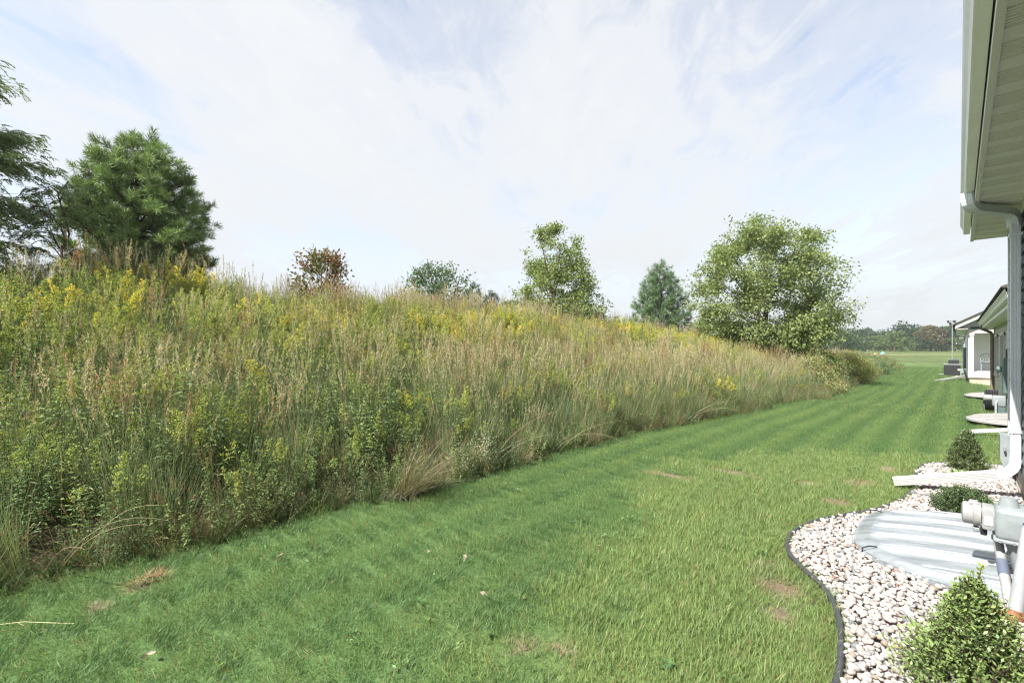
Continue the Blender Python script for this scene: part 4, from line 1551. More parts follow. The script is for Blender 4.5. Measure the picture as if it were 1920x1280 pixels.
MB().box(.109, .139, 5.206, 8.30, ZS - .014, ZS + .03).build('soffit_trim', SAGE, H1)
MB().box(.42, WALLX + .1, -5, 8.03, ZS - .09, ZS - .001).build('frieze_board', SAGE, H1)
MB().prism([(.112, ZS + .03), (.112, 3.10), (.13, 3.10), (.13, ZS + .03)], 'y', -7, 8.30).build('fascia', GUT, H1)
gp_ = [(.104, 2.925), (.054, 2.925), (.046, 2.932), (.042, 2.965), (.037, 2.990), (.020, 3.025), (.015, 3.050), (.020, 3.060), (.028, 3.058),
       (.025, 3.045), (.032, 3.02), (.05, 2.94), (.098, 2.94), (.098, 3.065), (.104, 3.065)]
MB().prism(gp_, 'y', -7, 8.29).build('gutter', GUT, H1)
MB().prism(gp_[:8] + [(.104, 3.06)], 'y', 8.291, 8.30).build('gutter_end_cap', GUT, H1)
rf = MB().prism([(.034, 3.085), (.12, 3.068), (5.0, 5.10), (9.9, 3.068), (9.9, 3.10), (5.0, 5.16), (.034, 3.105)], 'y', -7.2, 8.32).build('roof', SHING, H1)
MB().prism([(.14, 2.87), (.14, 3.07), (5.0, 5.07), (9.0, 3.2), (9, 2.87)], 'y', -7, 8.0).build('attic_wall', SAGE, H1)


def fluted(w, h, n=5, r=.010):
    """downspout section, w along the wall, h off the wall"""
    p = []
    for (ax, sgn) in (('b', -1), ('r', 1), ('t', 1), ('l', -1)):
        L_ = w if ax in 'bt' else h
        k = n if ax in 'bt' else 3
        pts = []
        for i in range(k):
            a, b = i / k, (i + 1) / k
            pts += [(a + .04 / k, 0), (b - .30 / k, 0), (b - .26 / k, .004), (b - .06 / k, .004)]
        for t, inn in pts:
            c = -L_ / 2 + t * L_
            if ax == 'b': p.append((c, -h / 2 + inn))
            if ax == 'r': p.append((w / 2 - inn, c))
            if ax == 't': p.append((-c, h / 2 - inn))
            if ax == 'l': p.append((-w / 2 + inn, -c))
    return p


def arc(a, c, b, k=6):
    """quadratic bend from a to b round corner c"""
    a, c, b = np.array(a, float), np.array(c, float), np.array(b, float)
    return [tuple((1 - t) ** 2 * a + 2 * t * (1 - t) * c + t * t * b) for t in np.linspace(0, 1, k)]


DSX, DSY = .392, 6.52
FL = fluted(.094, .068)
FL2 = [(a * 1.04, b * 1.05) for a, b in FL]
mb = MB()
mb.sweep([(DSX, DSY, 2.66), (DSX, DSY, .42)], [(b, a) for a, b in FL], (1, 0, 0))
ds = mb.build('downspout', TRIM, H1)
top = [(.072, 6.08, 2.93)] + arc((.072, 6.08, 2.90), (.072, 6.08, 2.80), (.13, 6.1685, 2.785)) 
HN = (-.793, .609, 0)
mb = MB(); mb.sweep(top, FL2, HN); mb.build('elbow', TRIM, ds)
mid = [(.12, 6.1555, 2.787), (.33, 6.429, 2.775)]
mb = MB(); mb.sweep(mid, FL, HN); mb.build('offset_pipe', TRIM, ds)
low_ = arc((.315, 6.4094, 2.776), (DSX, DSY, 2.77), (DSX, DSY, 2.64))
mb = MB(); mb.sweep(low_, FL2, HN); mb.build('elbow', TRIM, ds)
for z in (2.56, .70):
    MB().bbox(DSX - .046, DSX + .05, DSY - .058, DSY + .058, z - .016, z + .016, .003, 1).build('strap', TRIM, ds)
bot = [(DSX, DSY, .44)] + arc((DSX, DSY, .42), (DSX, DSY, .30), (DSX - .13, DSY - .01, .268))
mb = MB(); mb.sweep(bot, [(b, a) for a, b in FL2], (1, 0, 0)); mb.build('elbow', TRIM, ds)
mb = MB(); mb.sweep([(DSX - .11, DSY - .008, .272), (-.50, 6.40, .075)], fluted(.074, .100), (0, 0, 1))
ex = mb.build('downspout_extension', WHITE, ds)
for z in (2.60, 2.52, .735, .665):
    MB().tube([(DSX - .047, DSY - .03, z), (DSX - .052, DSY - .03, z)], .006, 8).build('screw', GALV, ds)
ex['label'] = 'white sloping downspout outlet'
MB().prism([(.335, .52), (.335, .27), (.392, .04), (.428, .04), (.428, .52)], 'y', 7.5, 7.76).build('utility_cabinet', GREYP, H1)
MB().box(.36, .375, 7.44, 7.5, .36, .40).build('latch', GALV, H1)

# ------------------------------------------------------------------ gas meter in the foreground
GM = thing('gas_meter', (.30, 4.0, 0), 'pale grey gas meter with round cream regulator above the pebbles at the right edge', 'gas meter')
mb = MB()
mb.bbox(.155, .44, 3.90, 4.12, .385, .565, .028, 3)
mb.tube([(.215, 4.01, .55), (.215, 4.01, .615)], [.048, .036], 16)
mb.tube([(.33, 4.01, .55), (.33, 4.01, .625)], [.052, .040], 16)
mb.bbox(.148, .45, 3.89, 4.13, .372, .392, .006, 1)
mbo = mb.build('meter_case', GREYP, GM, smooth=True)
for i in range(5):
    MB().tube([(.175 + .055 * i, 3.885, .382), (.175 + .055 * i, 3.899, .382)], .008, 6).build('bolt', GALV, mbo)
mb = MB()
prof_ = [(.385, 1.0), (.36, .98), (.26, .78), (.17, .62), (.155, .52)]
pts, fcs = [], []
for z, k in prof_:
    for j in range(16):
        a = 6.28318 * j / 16
        sx, sy = math.copysign(abs(math.cos(a)) ** .6, math.cos(a)), math.copysign(abs(math.sin(a)) ** .6, math.sin(a))
        pts.append((.30 + .105 * k * sx, 4.01 + .095 * k * sy, z))
for i in range(len(prof_) - 1):
    fcs += [(i * 16 + j, i * 16 + (j + 1) % 16, (i + 1) * 16 + (j + 1) % 16, (i + 1) * 16 + j) for j in range(16)]
fcs.append(tuple((len(prof_) - 1) * 16 + j for j in range(16)))
mb.add(pts, fcs)
mb.build('meter_bowl', pmat('meter_bowl_paint', (.26, .295, .30), .5, .3, var=.12, nscale=18), GM, smooth=True)
mb = MB()
mb.bbox(.100, .158, 3.95, 4.09, .415, .545, .012, 2)
mb.bbox(.085, .165, 3.965, 4.075, .43, .535, .01, 1)
rg = mb.build('regulator_body', pmat('regulator_grey', (.32, .33, .33), .45, .35, var=.1, nscale=30), GM, smooth=True)
mb = MB()
mb.tube([(.098, 4.02, .485), (.066, 4.02, .485), (.062, 4.02, .485), (.030, 4.02, .485), (.020, 4.02, .485), (.014, 4.02, .485)], [.070, .074, .064, .066, .062, .045], 28)
mb.bbox(.045, .09, 3.985, 4.05, .54, .563, .006, 1)
mb.build('regulator_cap', CREAM, GM, smooth=True)
MB().box(.112, .146, 3.9465, 3.9495, .445, .50).build('label_plate', WHITE, rg)
MB().bbox(.095, .125, 3.98, 4.03, .372, .415, .006, 1).build('vent', BLACKP, rg)
MB().bbox(.062, .095, 3.985, 4.02, .385, .412, .006, 1).build('vent', GREYP, rg)
MB().box(.262, .32, 3.8965, 3.8995, .43, .51).build('badge', pmat('dark_blue_label', (.045, .07, .12), .4, .4), mbo)
PIPE = pmat('painted_pipe', (.33, .345, .36), .45, .35, var=.08, nscale=20, dirt=((.34, .30, .26), 24, .66))
lp = MB().tube([(.205, 3.63, .06), (.20, 3.72, .12), (.172, 4.03, .335), (.171, 4.04, .36)], [.023, .024, .022, .022], 14).build('inlet_pipe', pmat('weathered_pipe', (.33, .325, .315), .55, .3, var=.12, nscale=22, dirt=((.30, .25, .20), 20, .6)), GM, smooth=True)
MB().tube([(.1885, 3.845, .207), (.1815, 3.925, .262)], .0255, 14).build('tape_band', pmat('blue_grey_tape', (.12, .14, .19), .5, .3), lp, smooth=True)
MB().tube([(.1715, 4.035, .345), (.171, 4.045, .37)], .029, 14).build('collar', CREAM, lp, smooth=True)
MB().tube([(.215, 3.63, .05), (.225, 3.655, .14), (.256, 3.72, .36), (.275, 3.76, .50), (.31, 3.84, .56), (.33, 3.95, .585)], [.031, .030, .030, .030, .029, .029], 14).build('riser_pipe', PIPE, GM, smooth=True)
MB().tube([(.185, 3.66, .075), (.20, 3.635, .055), (.213, 3.628, .055), (.219, 3.64, .085), (.221, 3.645, .105)], [.027, .034, .037, .039, .036], 14).build('elbow_fitting', RUST_M, GM, smooth=True)
MB().tube([(.213, 3.63, -.05), (.213, 3.63, .05)], .028, 12).build('ground_pipe', RUST_M, GM, smooth=True)
MB().tube([(.34, 4.12, .50), (.35, 4.5, .48), (.36, 5.0, .36), (.40, 5.2, .34), (.46, 5.22, .34)], .022, 10).build('outlet_pipe', PIPE, GM, smooth=True)


# ------------------------------------------------------------------ window well with clear ribbed cover
def clear_mat():
    m, t, o = newmat('clear_ribbed_plastic')
    g = N(t, 'ShaderNodeNewGeometry')
    nz = N(t, 'ShaderNodeTexNoise', inp={'Scale': 9, 'Detail': 6, 'Roughness': .65})
    mpn = N(t, 'ShaderNodeMapping', inp={'Scale': (.25, 1.6, 1)})
    L(t, g.outputs['Position'], mpn.inputs[0])
    L(t, mpn.outputs[0], nz.inputs['Vector'])
    b = t.nodes.new('ShaderNodeBsdfPrincipled')
    L(t, ramp(t, nz.outputs[0], [(.3, (.21, .24, .26)), (.6, (.33, .36, .38))]), b.inputs['Base Color'])
    b.inputs['Roughness'].default_value = .10
    b.inputs['Specular IOR Level'].default_value = .6
    tr = t.nodes.new('ShaderNodeBsdfTransparent')
    tr.inputs[0].default_value = (.93, .96, .97, 1)
    mx = t.nodes.new('ShaderNodeMixShader')
    L(t, ramp(t, nz.outputs[0], [(.3, .60), (.65, .85)]), mx.inputs[0])
    L(t, tr.outputs[0], mx.inputs[1])
    L(t, b.outputs[0], mx.inputs[2])
    L(t, mx.outputs[0], o.inputs[0])
    return m


CLEAR = clear_mat()
RIBM = pmat('ridge_plastic', (.40, .43, .445), .15, .6, var=.06, nscale=14)  # paler than the cover, painting highlight lines into the rib colour


def well(wx, yc, hw, proj, z0, rise, label, ribs=5, pw=2.6, mat=None, detail=True, zrim=.06, rmat=None):
    root = thing('window_well', (wx, yc, z0), label, 'window well cover')
    nx_, ny_ = 20, 150
    def surf(s, x):
        r = (abs(s) ** pw + (x / proj) ** pw) ** (1 / pw)
        return zrim + rise * max(0, 1 - r ** 5) * (1 - .62 * x / proj)

    vs, fs = [], []
    sv = np.sin(np.linspace(-1, 1, ny_ + 1) * np.pi / 2)
    for j, s in enumerate(sv):
        ext = proj * max(0, 1 - abs(s) ** pw) ** (1 / pw)
        for i in range(nx_ + 1):
            t = math.sin(i / nx_ * math.pi / 2)
            x = ext * t
            r = (abs(s) ** pw + (x / proj) ** pw) ** (1 / pw)
            lip = .012 * math.exp(-((r - .93) / .03) ** 2)
            z = surf(s, x) + lip
            vs.append((wx - .003 - x, yc + s * hw, z0 + z))
    for j in range(ny_):
        for i in range(nx_):
            a = j * (nx_ + 1) + i
            fs.append((a, a + 1, a + nx_ + 2, a + nx_ + 1))
    mb = MB(); mb.add(vs, fs)
    mb.build('cover', mat or CLEAR, root, smooth=True)
    for s in np.linspace(-.90, .90, ribs):
        ext = proj * (1 - abs(s) ** pw) ** (1 / pw) * .95
        for ds_, wr, hr in ((0, .011, .022), (.040, .005, .010), (.085, .004, .006)):
            s2 = min(.97, s + ds_ / hw)
            pts = [(wx - .004 - ext * t, yc + s2 * hw, z0 + surf(s2, ext * t) - .002 - .9 * hr * max(0, (t - .93) / .07)) for t in np.linspace(0, 1, 26)]
            rb = MB()
            rb.sweep_flat(pts, [(-wr, -.004), (-wr * .55, hr), (wr * .55, hr), (wr, -.004)])
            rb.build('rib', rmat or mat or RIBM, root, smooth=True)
    th = np.linspace(-1, 1, 61)
    rim = [(wx - .003 - proj * max(0, 1 - abs(s) ** pw) ** (1 / pw), yc + s * hw) for s in np.sin(th * np.pi / 2)]
    mb = MB()
    mb.sweep_flat([(x, y, z0 + zrim - .012) for x, y in rim], [(-.016, -.010), (.016, -.010), (.018, .002), (.004, .010), (-.014, .010)])
    mb.build('rim_flange', mat or CLEAR, root, smooth=True)
    if detail:
        wp = [(wx - .003 - (proj - .035) * max(0, 1 - abs(s) ** pw) ** (1 / pw), yc + s * (hw - .03)) for s in np.sin(th * np.pi / 2)]
        mb = MB()
        mb.sweep_flat([(x, y, z0 + .012) for x, y in wp], [(-.006, -.1), (.006, -.1), (.006, .030), (-.006, .030)])
        mb.build('well_wall', pmat('well_steel', (.17, .165, .16), .6, .4, var=.2, nscale=20), root)
        mb = MB()
        n = len(wp)
        mb.add([(x, y, z0 + .004) for x, y in wp], [tuple(range(n))])
        mb.build('well_floor', pmat('well_gravel', (.30, .31, .31), .9, .1, var=.45, nscale=55, bump=.8), root)
        for k in (16, 40):
            x, y = rim[k]
            dx, dy = x - wx, y - yc
            l = math.hypot(dx, dy)
            ux, uy = dx / l, dy / l
            MB().tube([(x - ux * .07, y - uy * .07, z0 + zrim + .035), (x - ux * .02, y - uy * .02, z0 + zrim + .037), (x + ux * .02, y + uy * .02, z0 + zrim + .02), (x + ux * .022, y + uy * .022, z0 + .012)], .0045, 6).build('clip', BLACKP, root, smooth=True)
    return root


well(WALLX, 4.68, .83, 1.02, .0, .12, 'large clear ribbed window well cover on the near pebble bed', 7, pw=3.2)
CLOUDY = pmat('cloudy_plastic', (.30, .285, .28), .3, .5, var=.08, nscale=9)
well(.87, 13.6, .75, .74, gz1(.4, 13.6), .10, 'cloudy window well cover on the lawn, nearer of two by the beige house', 5, mat=CLOUDY, detail=False, zrim=.13)
well(1.02, 23.6, .8, .86, gz1(.4, 23.6), .10, 'far cloudy window well cover past the corner of the beige house', 5, mat=CLOUDY, detail=False, zrim=.13)


# ------------------------------------------------------------------ beige house
def lap_siding(x, y0, y1, z0, z1, mat, name, parent, step=.115, axis_='y', face=-1):
    """all courses of one wall, too small to pick apart singly"""
    mb = MB()
    z = z0
    while z < z1 - .02:
        h = min(step, z1 - z)
        if axis_ == 'y':
            mb.prism([(x + face * .020, z), (x + face * .021, z + .004), (x + face * .004, z + h), (x, z + h), (x, z)], 'y', y0, y1)
        else:
            mb.prism([(x + face * .020, z), (x + face * .021, z + .004), (x + face * .004, z + h), (x, z + h), (x, z)], 'x', y0, y1)
        z += step
    o = mb.build(name, mat, parent)
    o['kind'] = 'stuff'
    return o


X2, YA, YB = .87, 10.0, 22.0
ZG = -.36
ZE = 2.13
H2 = thing('house', (X2, YB, ZG), 'second house along the row with pale beige lap siding and twin windows', 'house')
MB().box(X2 + .004, 9, YA, YB, ZG + .25, ZE + .02).build('wall', BEIGE, H2)
MB().box(X2 + .02, 9, YA + .01, YB - .01, ZG - .3, ZG + .25).build('foundation', CONC, H2)
lap_siding(X2, YA, YB - .08, ZG + .22, ZE, BEIGE, 'siding', H2)
MB().box(X2 - .03, X2 + .05, YB - .08, YB + .01, ZG + .22, ZE).build('corner_trim', BROWN, H2)
MB().box(X2 - .28, X2 - .001, YA - .3, YB + .25, ZE, ZE + .02).build('soffit', SAGE, H2)
mb = MB()
g2 = [(a + X2 - .41, b - 2.925 + ZE + .07) for a, b in gp_]
mb.prism(g2, 'y', YA - .3, YB + .28)
mb.build('gutter', GUT, H2)
MB().box(X2 - .30, X2 - .285, YA - .3, YB + .28, ZE - .01, ZE + .2).build('fascia', GUT, H2)
MB().prism([(X2 - .43, ZE + .215), (X2 - .2, ZE + .19), (X2 + 4.5, ZE + 2.1), (X2 + 9, ZE + .2), (X2 + 9, ZE + .25), (X2 + 4.5, ZE + 2.16), (X2 - .43, ZE + .235)], 'y', YA - .35, YB + .32).build('roof', SHING, H2)
MB().prism([(X2 - .25, ZE + .021), (X2 - .2, ZE + .18), (X2 + 4.5, ZE + 2.08), (X2 + 8.6, ZE + .2), (X2 + 8.6, ZE + .021)], 'y', YA, YB).build('attic_wall', SAGE, H2)
for (y0, y1) in ((17.0, 18.4), (19.9, 21.3)):
    w = MB()
    for a in ((y0, y0 + .07, .72, 1.86), (y1 - .07, y1, .72, 1.86), (y0, y1, .66, .74), (y0, y1, 1.80, 1.88), ((y0 + y1) / 2 - .03, (y0 + y1) / 2 + .03, .74, 1.80)):
        w.box(X2 - .05 - .002 * (a[3] - a[2] < .2), X2 + .002, a[0], a[1], a[2], a[3])
    wo_ = w.build('window', WHITE, H2)
    MB().box(X2 - .026, X2 - .022, y0 + .07, (y0 + y1) / 2 - .03, .74, 1.80).build('pane', GLASS, wo_)
    MB().box(X2 - .026, X2 - .022, (y0 + y1) / 2 + .03, y1 - .07, .74, 1.80).build('pane', GLASS, wo_)
    MB().box(X2 - .065, X2 - .021, y0 - .03, y1 + .03, .62, .658).build('sill', WHITE, wo_)
d2 = MB().tube([(X2 - .33, YB - .05, ZE + .06), (X2 - .32, YB - .05, ZE - .03), (X2 - .10, YB - .06, ZE - .16), (X2 - .07, YB - .06, ZE - .26), (X2 - .07, YB - .06, ZG + .25), (X2 - .09, YB - .06, ZG + .15), (X2 - .2, YB - .06, ZG + .10)], .045, 8)
d2.build('downspout', BROWN, H2, smooth=True)
# lawn outlet of a hidden downspout at the near end of this house
o = MB().bbox(-.42, .42, -.04, .04, -.03, .03, .006, 1).build('downspout_extension', WHITE)
o.location = (.45, 11.55, gz1(.4, 11.5) + .13); o.rotation_euler = (0, R(-9), R(10))
tag(o, 'thin white downspout outlet on the lawn in front of the nearer cloudy cover', 'drain pipe')

EM = thing('electric_meter', (.75, 14.9, .4), 'dark green electric meter cabinet on the beige house wall', 'electric meter')
MB().bbox(X2 - .17, X2 - .022, 14.55, 15.05, .50, 1.26, .012, 1).build('cabinet', DKGRN, EM)
for y in (14.66, 14.94):
    MB().tube([(X2 - .09, y, 1.25), (X2 - .09, y, 1.42), (X2 - .04, y, 1.50)], .028, 8).build('conduit', DKGREY, EM, smooth=True)
MB().tube([(X2 - .09, 14.8, .51), (X2 - .09, 14.8, -.2)], .024, 8).build('conduit', DKGREY, EM, smooth=True)
MB().tube([(X2 - .15, 15.2, 1.0), (X2 - .22, 15.2, 1.0), (X2 - .25, 15.2, 1.0)], [.065, .065, .05], 16).build('meter_dial', DKGRN, EM, smooth=True)
MB().bbox(X2 - .15, X2 - .022, 15.08, 15.32, .86, 1.14, .01, 1).build('meter_socket', DKGRN, EM)
MB().bbox(X2 - .14, X2 - .022, 13.9, 14.2, .02, .42, .01, 1).build('lower_box', GREYP, EM)

G2 = thing('gas_meter', (.7, 15.6, gz1(.6, 15.6)), 'small pale gas meter low against the beige house wall', 'gas meter')
zb = gz1(.6, 15.6)
MB().bbox(.56, .80, 15.4, 15.62, zb + .28, zb + .52, .03, 2).build('meter_case', GREYP, G2, smooth=True)
MB().tube([(.56, 15.5, zb + .46), (.44, 15.5, zb + .46), (.42, 15.5, zb + .46)], [.07, .075, .05], 14).build('regulator_cap', CREAM, G2, smooth=True)
MB().tube([(.62, 15.35, zb - .05), (.62, 15.36, zb + .35), (.66, 15.45, zb + .45)], .022, 8).build('riser_pipe', PIPE, G2, smooth=True)
MB().bbox(.62, .78, 15.42, 15.6, zb + .05, zb + .28, .02, 1).build('meter_bowl', DKGRN, G2)
HR = thing('hose_reel', (.66, 18.0, gz1(.6, 18)), 'black coiled garden hose reel standing by the beige house corner', 'hose reel')
zb = gz1(.6, 18)
mb = MB()
for k in range(5):
    ring = [(.54 + .05 * k, 18 + .27 * math.cos(t), zb + .33 + .27 * math.sin(t)) for t in np.linspace(0, 6.2832, 21)]
    mb.tube(ring, .030, 6)
mb.build('hose_coil', BLACKP, HR, smooth=True)
for x in (.50, .79):
    mb = MB()
    mb.tube([(x, 18, zb + .33), (x, 17.8, zb - .02)], .016, 6).tube([(x, 18, zb + .33), (x, 18.2, zb - .02)], .016, 6)
    mb.tube([(x, 18 + .1 * math.cos(t), zb + .33 + .1 * math.sin(t)) for t in np.linspace(0, 6.2832, 13)], .012, 6)
    mb.build('side_frame', DKGREY, HR, smooth=True)
MB().tube([(.48, 18, zb + .33), (.81, 18, zb + .33)], .05, 10).build('hub', DKGREY, HR, smooth=True)

# ------------------------------------------------------------------ white house with porch
X3, Y3 = .36, 34.0
Z3 = -.45
H3 = thing('house', (X3, Y3, Z3), 'third house along the row with white gabled corner porch', 'house')
ze = 2.42
ps_ = MB().box(X3, 6, Y3, Y3 + 2.6, Z3 + .36, Z3 + .68).build('porch_floor', WHITE, H3)
MB().box(X3 + .06, 5.9, Y3 + .05, Y3 + 2.6, Z3 - .2, Z3 + .3).build('porch_base', WOOD, H3)
MB().box(X3 + .02, 5.95, Y3 + .02, Y3 + 2.6, Z3 + .3, Z3 + .36).build('brown_board', BROWN, H3)  # brown strip between the porch floor and its base
MB().bbox(X3 + .01, X3 + .22, Y3 + .01, Y3 + .22, Z3 + .68, ze - .22, .01, 1).build('porch_column', WHITE, H3)
MB().box(X3 - .01, X3 + .24, Y3 - .01, Y3 + .24, ze - .34, ze - .221).build('column_capital', WHITE, H3)
MB().box(X3, 6, Y3 + .005, Y3 + .235, ze - .22, ze).build('porch_beam', WHITE, H3)
MB().box(X3 + .004, X3 + .22, Y3 + .236, Y3 + 2.6, ze - .22, ze).build('porch_beam', WHITE, H3)
MB().box(X3 + .22, 6, Y3 + .24, Y3 + 2.6, ze - .04, ze - .005).build('porch_ceiling', WHITE, H3)
OFFW = pmat('offwhite_siding', (.72, .73, .71), .5, .3, var=.04, nscale=3)
MB().box(X3 + .03, 6, Y3 + 2.62, Y3 + 18, Z3 + .3, ze).build('wall', OFFW, H3)
lap_siding(Y3 + 2.61, X3 + .25, 6, Z3 + .68, ze - .05, OFFW, 'siding', H3, .115, 'x')
lap_siding(X3 + .03, Y3 + 2.7, Y3 + 18, Z3 + .3, ze, OFFW, 'siding', H3)
MB().box(X3 + .05, 6, Y3 + 2.65, Y3 + 17.9, Z3 - .3, Z3 + .3).build('foundation', CONC, H3)
xe = -.10
sl = .58
pk_ = 4.2
MB().prism([(xe, ze + .02), (xe, ze + .24), (xe + pk_, ze + .24 + pk_ * sl), (xe + pk_, ze + .02 + pk_ * sl)], 'y', Y3 - .42, Y3 - .39).build('rake_board', WHITE, H3)
MB().box(xe - .002, X3 - .002, Y3 - .385, Y3 + 18.2, ze + .005, ze + .025).build('soffit', SAGE, H3)
MB().box(xe - .03, xe - .005, Y3 - .40, Y3 + 18.2, ze + .02, ze + .22).build('fascia', WHITE, H3)
MB().prism([(xe - .12, ze + .19), (xe + pk_ + .05, ze + .27 + pk_ * sl), (xe + pk_ + .05, ze + .33 + pk_ * sl), (xe - .12, ze + .245)], 'y', Y3 - .5, Y3 + 18.3).build('roof', SHING, H3)
MB().prism([(xe + .03, ze + .16), (xe + pk_ - .05, ze + .2 + (pk_ - .05) * sl), (xe + pk_ - .05, ze + .12), (X3, ze + .03)], 'y', Y3 + .0, Y3 + 18).build('gable_wall', pmat('grey_gable', (.40, .42, .43), .6, .2, var=.05), H3)
MB().box(X3 + .10, 6, Y3 - .05, Y3 - .002, ze + .005, ze + .11).build('gable_dark_band', DKGREY, H3)  # dark grey strip across the foot of the gable
MB().bbox(X3 - .13, X3 + .005, 42.4, 43.2, Z3 + .55, Z3 + 1.9, .02, 1).build('meter_cabinet', DKGRN, H3)
MB().box(-.12, X3, 52.0, 52.4, 1.75, 1.86).build('side_canopy', WHITE, H3)

CH = thing('patio_chair', (1.05, 34.9, Z3 + .68), 'grey wire patio chair on the white porch', 'chair')
zc0 = Z3 + .68
mb = MB(); mb.bbox(.86, 1.24, 34.72, 35.1, zc0 + .40, zc0 + .43, .01, 1); mb.build('seat', DKGREY, CH)
for (x, y) in ((.87, 34.73), (1.23, 34.73), (.87, 35.09), (1.23, 35.09)):
    MB().tube([(x, y, zc0), (x, y, zc0 + .41)], .018, 6).build('leg', GREYP, CH, smooth=True)
mb = MB()
mb.tube([(1.05 + .22 * math.cos(t), 35.1 + .03 * math.sin(t), zc0 + .68 + .24 * math.sin(t)) for t in np.linspace(0, 6.2832, 17)], .018, 6)
for k in (-.1, 0, .1):
    mb.tube([(1.05 + k, 35.1, zc0 + .43), (1.05 + k, 35.1, zc0 + .9)], .010, 5)
mb.build('backrest', GREYP, CH, smooth=True)
for x in (.84, 1.26):
    MB().tube([(x, 34.72, zc0 + .41), (x, 34.72, zc0 + .62), (x, 35.1, zc0 + .66)], .016, 6).build('armrest', GREYP, CH, smooth=True)


def ac_unit(x, y, s, label):
    z = gz1(x, y)
    a = thing('air_conditioner', (x, y, z), label, 'air conditioner', 'air conditioners beside the houses')
    w = .40 * s
    MB().box(x - w * 1.15, x + w * 1.15, y - w * 1.15, y + w * 1.15, z - .05, z + .09).build('pad', CONC, a)
    MB().bbox(x - w, x + w, y - w, y + w, z + .09, z + .80 * s, .02, 1).build('case', DKGREY, a)
    MB().bbox(x - w - .012, x + w + .012, y - w - .012, y + w + .012, z + .80 * s, z + .86 * s, .01, 1).build('top_cap', GREYP, a)
    mb = MB()
    for k in range(9):
        zz = z + .14 + k * .07 * s
        mb.box(x - w - .010, x + w + .010, y - w - .010, y - w - .002, zz, zz + .02)
        mb.box(x - w - .010, x - w - .002, y - w - .001, y + w, zz, zz + .02)
    g = mb.build('louvre', pmat('louvre_paint', (.045, .047, .05), .5, .3), a)
    mb = MB()
    for k in range(1, 5):
        mb.tube([(x + w * .2 * k * math.cos(t), y + w * .2 * k * math.sin(t), z + .875 * s) for t in np.linspace(0, 6.2832, 17)], .008, 4)
    mb.build('fan_guard', BLACKP, a)
    return a


ac_unit(-.30, 42.5, 1.0, 'dark air conditioner unit beside the white porch house')
ac_unit(-.35, 66, 1.0, 'farther dark air conditioner unit near the tall pole')
GS = thing('gas_meter', (.15, 41.5, gz1(.1, 41.5)), 'small grey gas meter right of the nearer air conditioner', 'gas meter')
zb = gz1(.1, 41.5)
MB().bbox(.08, .30, 41.4, 41.65, zb + .3, zb + .6, .03, 1).build('meter_case', GREYP, GS)
MB().tube([(.08, 41.5, zb + .5), (-.04, 41.5, zb + .5)], .08, 12).build('regulator_cap', CREAM, GS, smooth=True)
MB().tube([(.12, 41.4, zb - .05), (.12, 41.4, zb + .4)], .03, 8).build('riser_pipe', PIPE, GS, smooth=True)

for (xa, ya, xb, yb, lab) in ((.34, 37.0, -.95, 34.9, 'long white downspout outlet sloping onto the lawn beside the white porch'), (.3, 45.0, -1.0, 43.9, 'white downspout outlet on the lawn behind the nearer air conditioner'),
                              (.25, 66.0, -.6, 63.5, 'far white downspout outlet on the lawn near the tall pole')):
    za, zb = gz1(xa, ya), gz1(xb, yb)
    mb = MB(); mb.sweep([(xa, ya, za + .34), (xb, yb, zb + .06)], [(-.05, -.04), (.05, -.04), (.05, .04), (-.05, .04)], (0, 0, 1))
    o = mb.build('downspout_extension', WHITE); tag(o, lab, 'drain pipe')
o = MB().bbox(-.15, .45, 40.2, 41.0, gz1(.1, 40.5) - .05, gz1(.1, 40.5) + .16, .01, 1).build('splash_block', WOOD)
tag(o, 'tan concrete splash block at the foot of the white house wall', 'splash block')

# next houses of the row, mostly hidden
H4 = thing('house', (.35, 70, -.6), 'farthest house of the row, mostly hidden behind the white porch house', 'house')
MB().box(.35, 8, 60, 78, -.7, 2.3).build('wall', pmat('bluegrey_siding', (.30, .35, .40), .5, .3), H4)
MB().box(.02, .349, 59.7, 78.3, 2.3, 2.42).build('soffit', SAGE, H4)
MB().prism([(-.05, 2.43), (4.2, 4.6), (8.5, 2.43)], 'y', 59.6, 78.4).build('roof', SHING, H4)

# tall pole with nest boxes
x, y = -.55, 80.0
z = gz1(x, y)
BP = thing('birdhouse_pole', (x, y, z), 'tall thin pole topped with dark bird boxes rising above the lawn', 'pole')
MB().tube([(x, y, z - .1), (x, y, z + 5.3)], [.055, .04], 8).build('pole', GREYP, BP, smooth=True)
for k in range(6):
    a = 6.28 * k / 6
    cx, cy = x + .38 * math.cos(a), y + .38 * math.sin(a)
    cz = z + 5.05 + .25 * (k % 2)
    MB().tube([(cx, cy, cz - .16), (cx, cy, cz - .08), (cx, cy, cz + .06), (cx, cy, cz + .15)], [.05, .13, .13, .03], 8).build('nest_box', DKGREY, BP, smooth=True)
mb = MB()
for k in range(3):
    a = 6.28 * k / 6
    mb.tube([(x - .4 * math.cos(a), y - .4 * math.sin(a), z + 5.33), (x + .4 * math.cos(a), y + .4 * math.sin(a), z + 5.33)], .018, 5)
mb.build('cross_arm', DKGREY, BP, smooth=True)


def atpx(u, d):
    ang = YAW - math.atan((u - 960) / 880)
    r = d / math.cos(YAW - ang)
    return -math.sin(ang) * r, math.cos(ang) * r


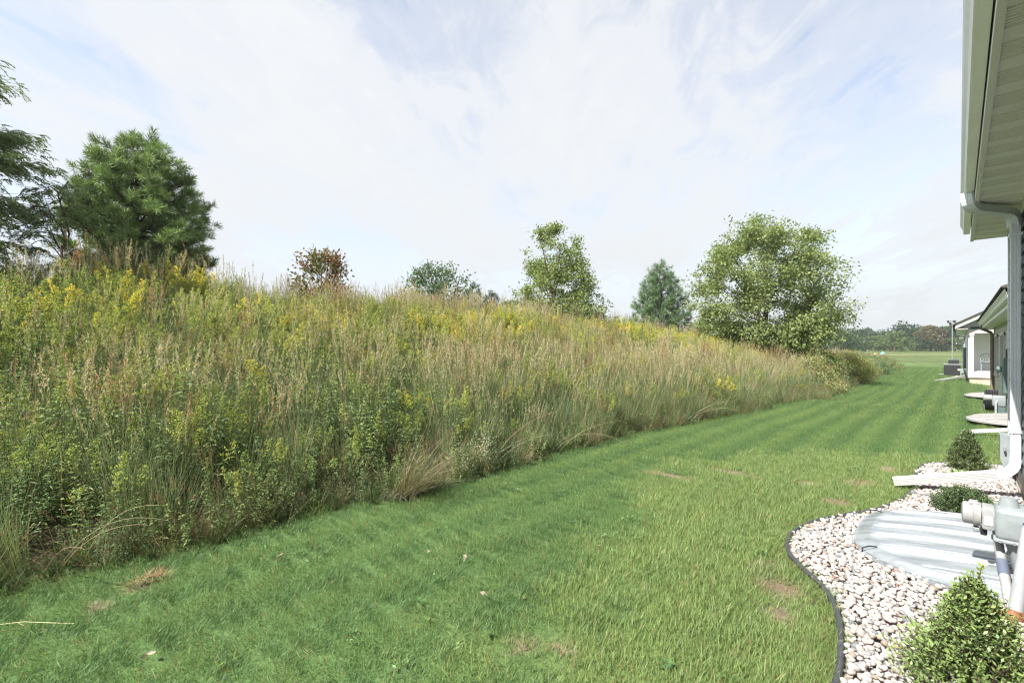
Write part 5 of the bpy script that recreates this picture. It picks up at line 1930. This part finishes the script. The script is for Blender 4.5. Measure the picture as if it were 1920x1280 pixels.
x, y = atpx(1767, 170)
z = gz1(x, y)
FP = thing('flagpole', (x, y, z), 'white flagpole with a pale flag in front of the far treeline', 'flagpole')
MB().tube([(x, y, z - .2), (x, y, z + 6.6)], [.17, .13], 8).build('pole', WHITE, FP, smooth=True)
fl = MB()
n = 8
vs = []
for i in range(n + 1):
    t = i / n
    for s in (0, 1):
        for o_ in (-.012, .012):
            vs.append((x - .15 - 1.15 * t * (.75 + .25 * s), y + .10 * math.sin(t * 7 + s) + o_, z + 5.9 - 1.3 * (1 - s) * (1 - .25 * t) - .9 * t))
fs = []
for i in range(n):
    a = i * 4
    fs += [(a, a + 4, a + 6, a + 2), (a + 1, a + 3, a + 7, a + 5)]
fl.add(vs, fs)
fl.build('flag', WHITE, FP, smooth=True)

x, y = atpx(1625, 185)
z = gz1(x, y)
SH = thing('shed', (x, y, z), 'tiny white gabled shed at the foot of the far treeline', 'shed')
MB().box(x - 1.1, x + 1.1, y - 1, y + 1, z - .1, z + 1.1).build('wall', WHITE, SH)
MB().prism([(x - 1.3, z + 1.05), (x + 1.3, z + 1.05), (x, z + 2.1)], 'y', y - 1.15, y + 1.15).build('roof', WHITE, SH)
MB().box(x - .35, x + .35, y - 1.03, y - 1.002, z, z + .9).build('door', DKGREY, SH)

for (u, d, col, lab) in ((1655, 118, (.17, .42, .48), 'tiny teal tent in the far field beyond the berm tip'), (1641, 116, (.55, .30, .10), 'tiny orange tent left of the teal one in the far field')):
    x, y = atpx(u, d)
    z = gz1(x, y)
    TT = thing('play_tent', (x, y, z), lab, 'tent')
    r = .52 if u > 1650 else .38
    mb = MB()
    rows = [(0, 1), (.35, .95), (.65, .75), (.85, .5), (1.0, .06)]
    pts = [(x + r * k * math.cos(a), y + r * k * math.sin(a), z + r * 1.25 * h) for h, k in rows for a in np.linspace(0, 6.2832, 13)[:-1]]
    fc = [(i * 12 + j, i * 12 + (j + 1) % 12, (i + 1) * 12 + (j + 1) % 12, (i + 1) * 12 + j) for i in range(4) for j in range(12)]
    mb.add(pts, fc).build('canopy', pmat('tent_cloth_%d' % u, col, .7, .2), TT, smooth=True)
    MB().prism([(x - r * .3, z), (x + r * .3, z), (x, z + r * .8)], 'y', y - r * 1.02, y - r * .93).build('door_flap', pmat('tent_flap_%d' % u, (.62, .45, .40), .7, .2), TT)


# ------------------------------------------------------------------ summer haze
HM, ht, ho = newmat('summer_haze')
hv = N(ht, 'ShaderNodeVolumePrincipled')
hv.inputs['Color'].default_value = (.93, .96, 1.0, 1)
hv.inputs['Density'].default_value = .0005
hv.inputs['Anisotropy'].default_value = .3
L(ht, hv.outputs[0], ho.inputs['Volume'])
hz_ = MB().box(-320, 320, -120, 420, -4.0, 26).build('haze', HM)
tag(hz_, 'thin pale summer haze softening the far treeline', kind='stuff')
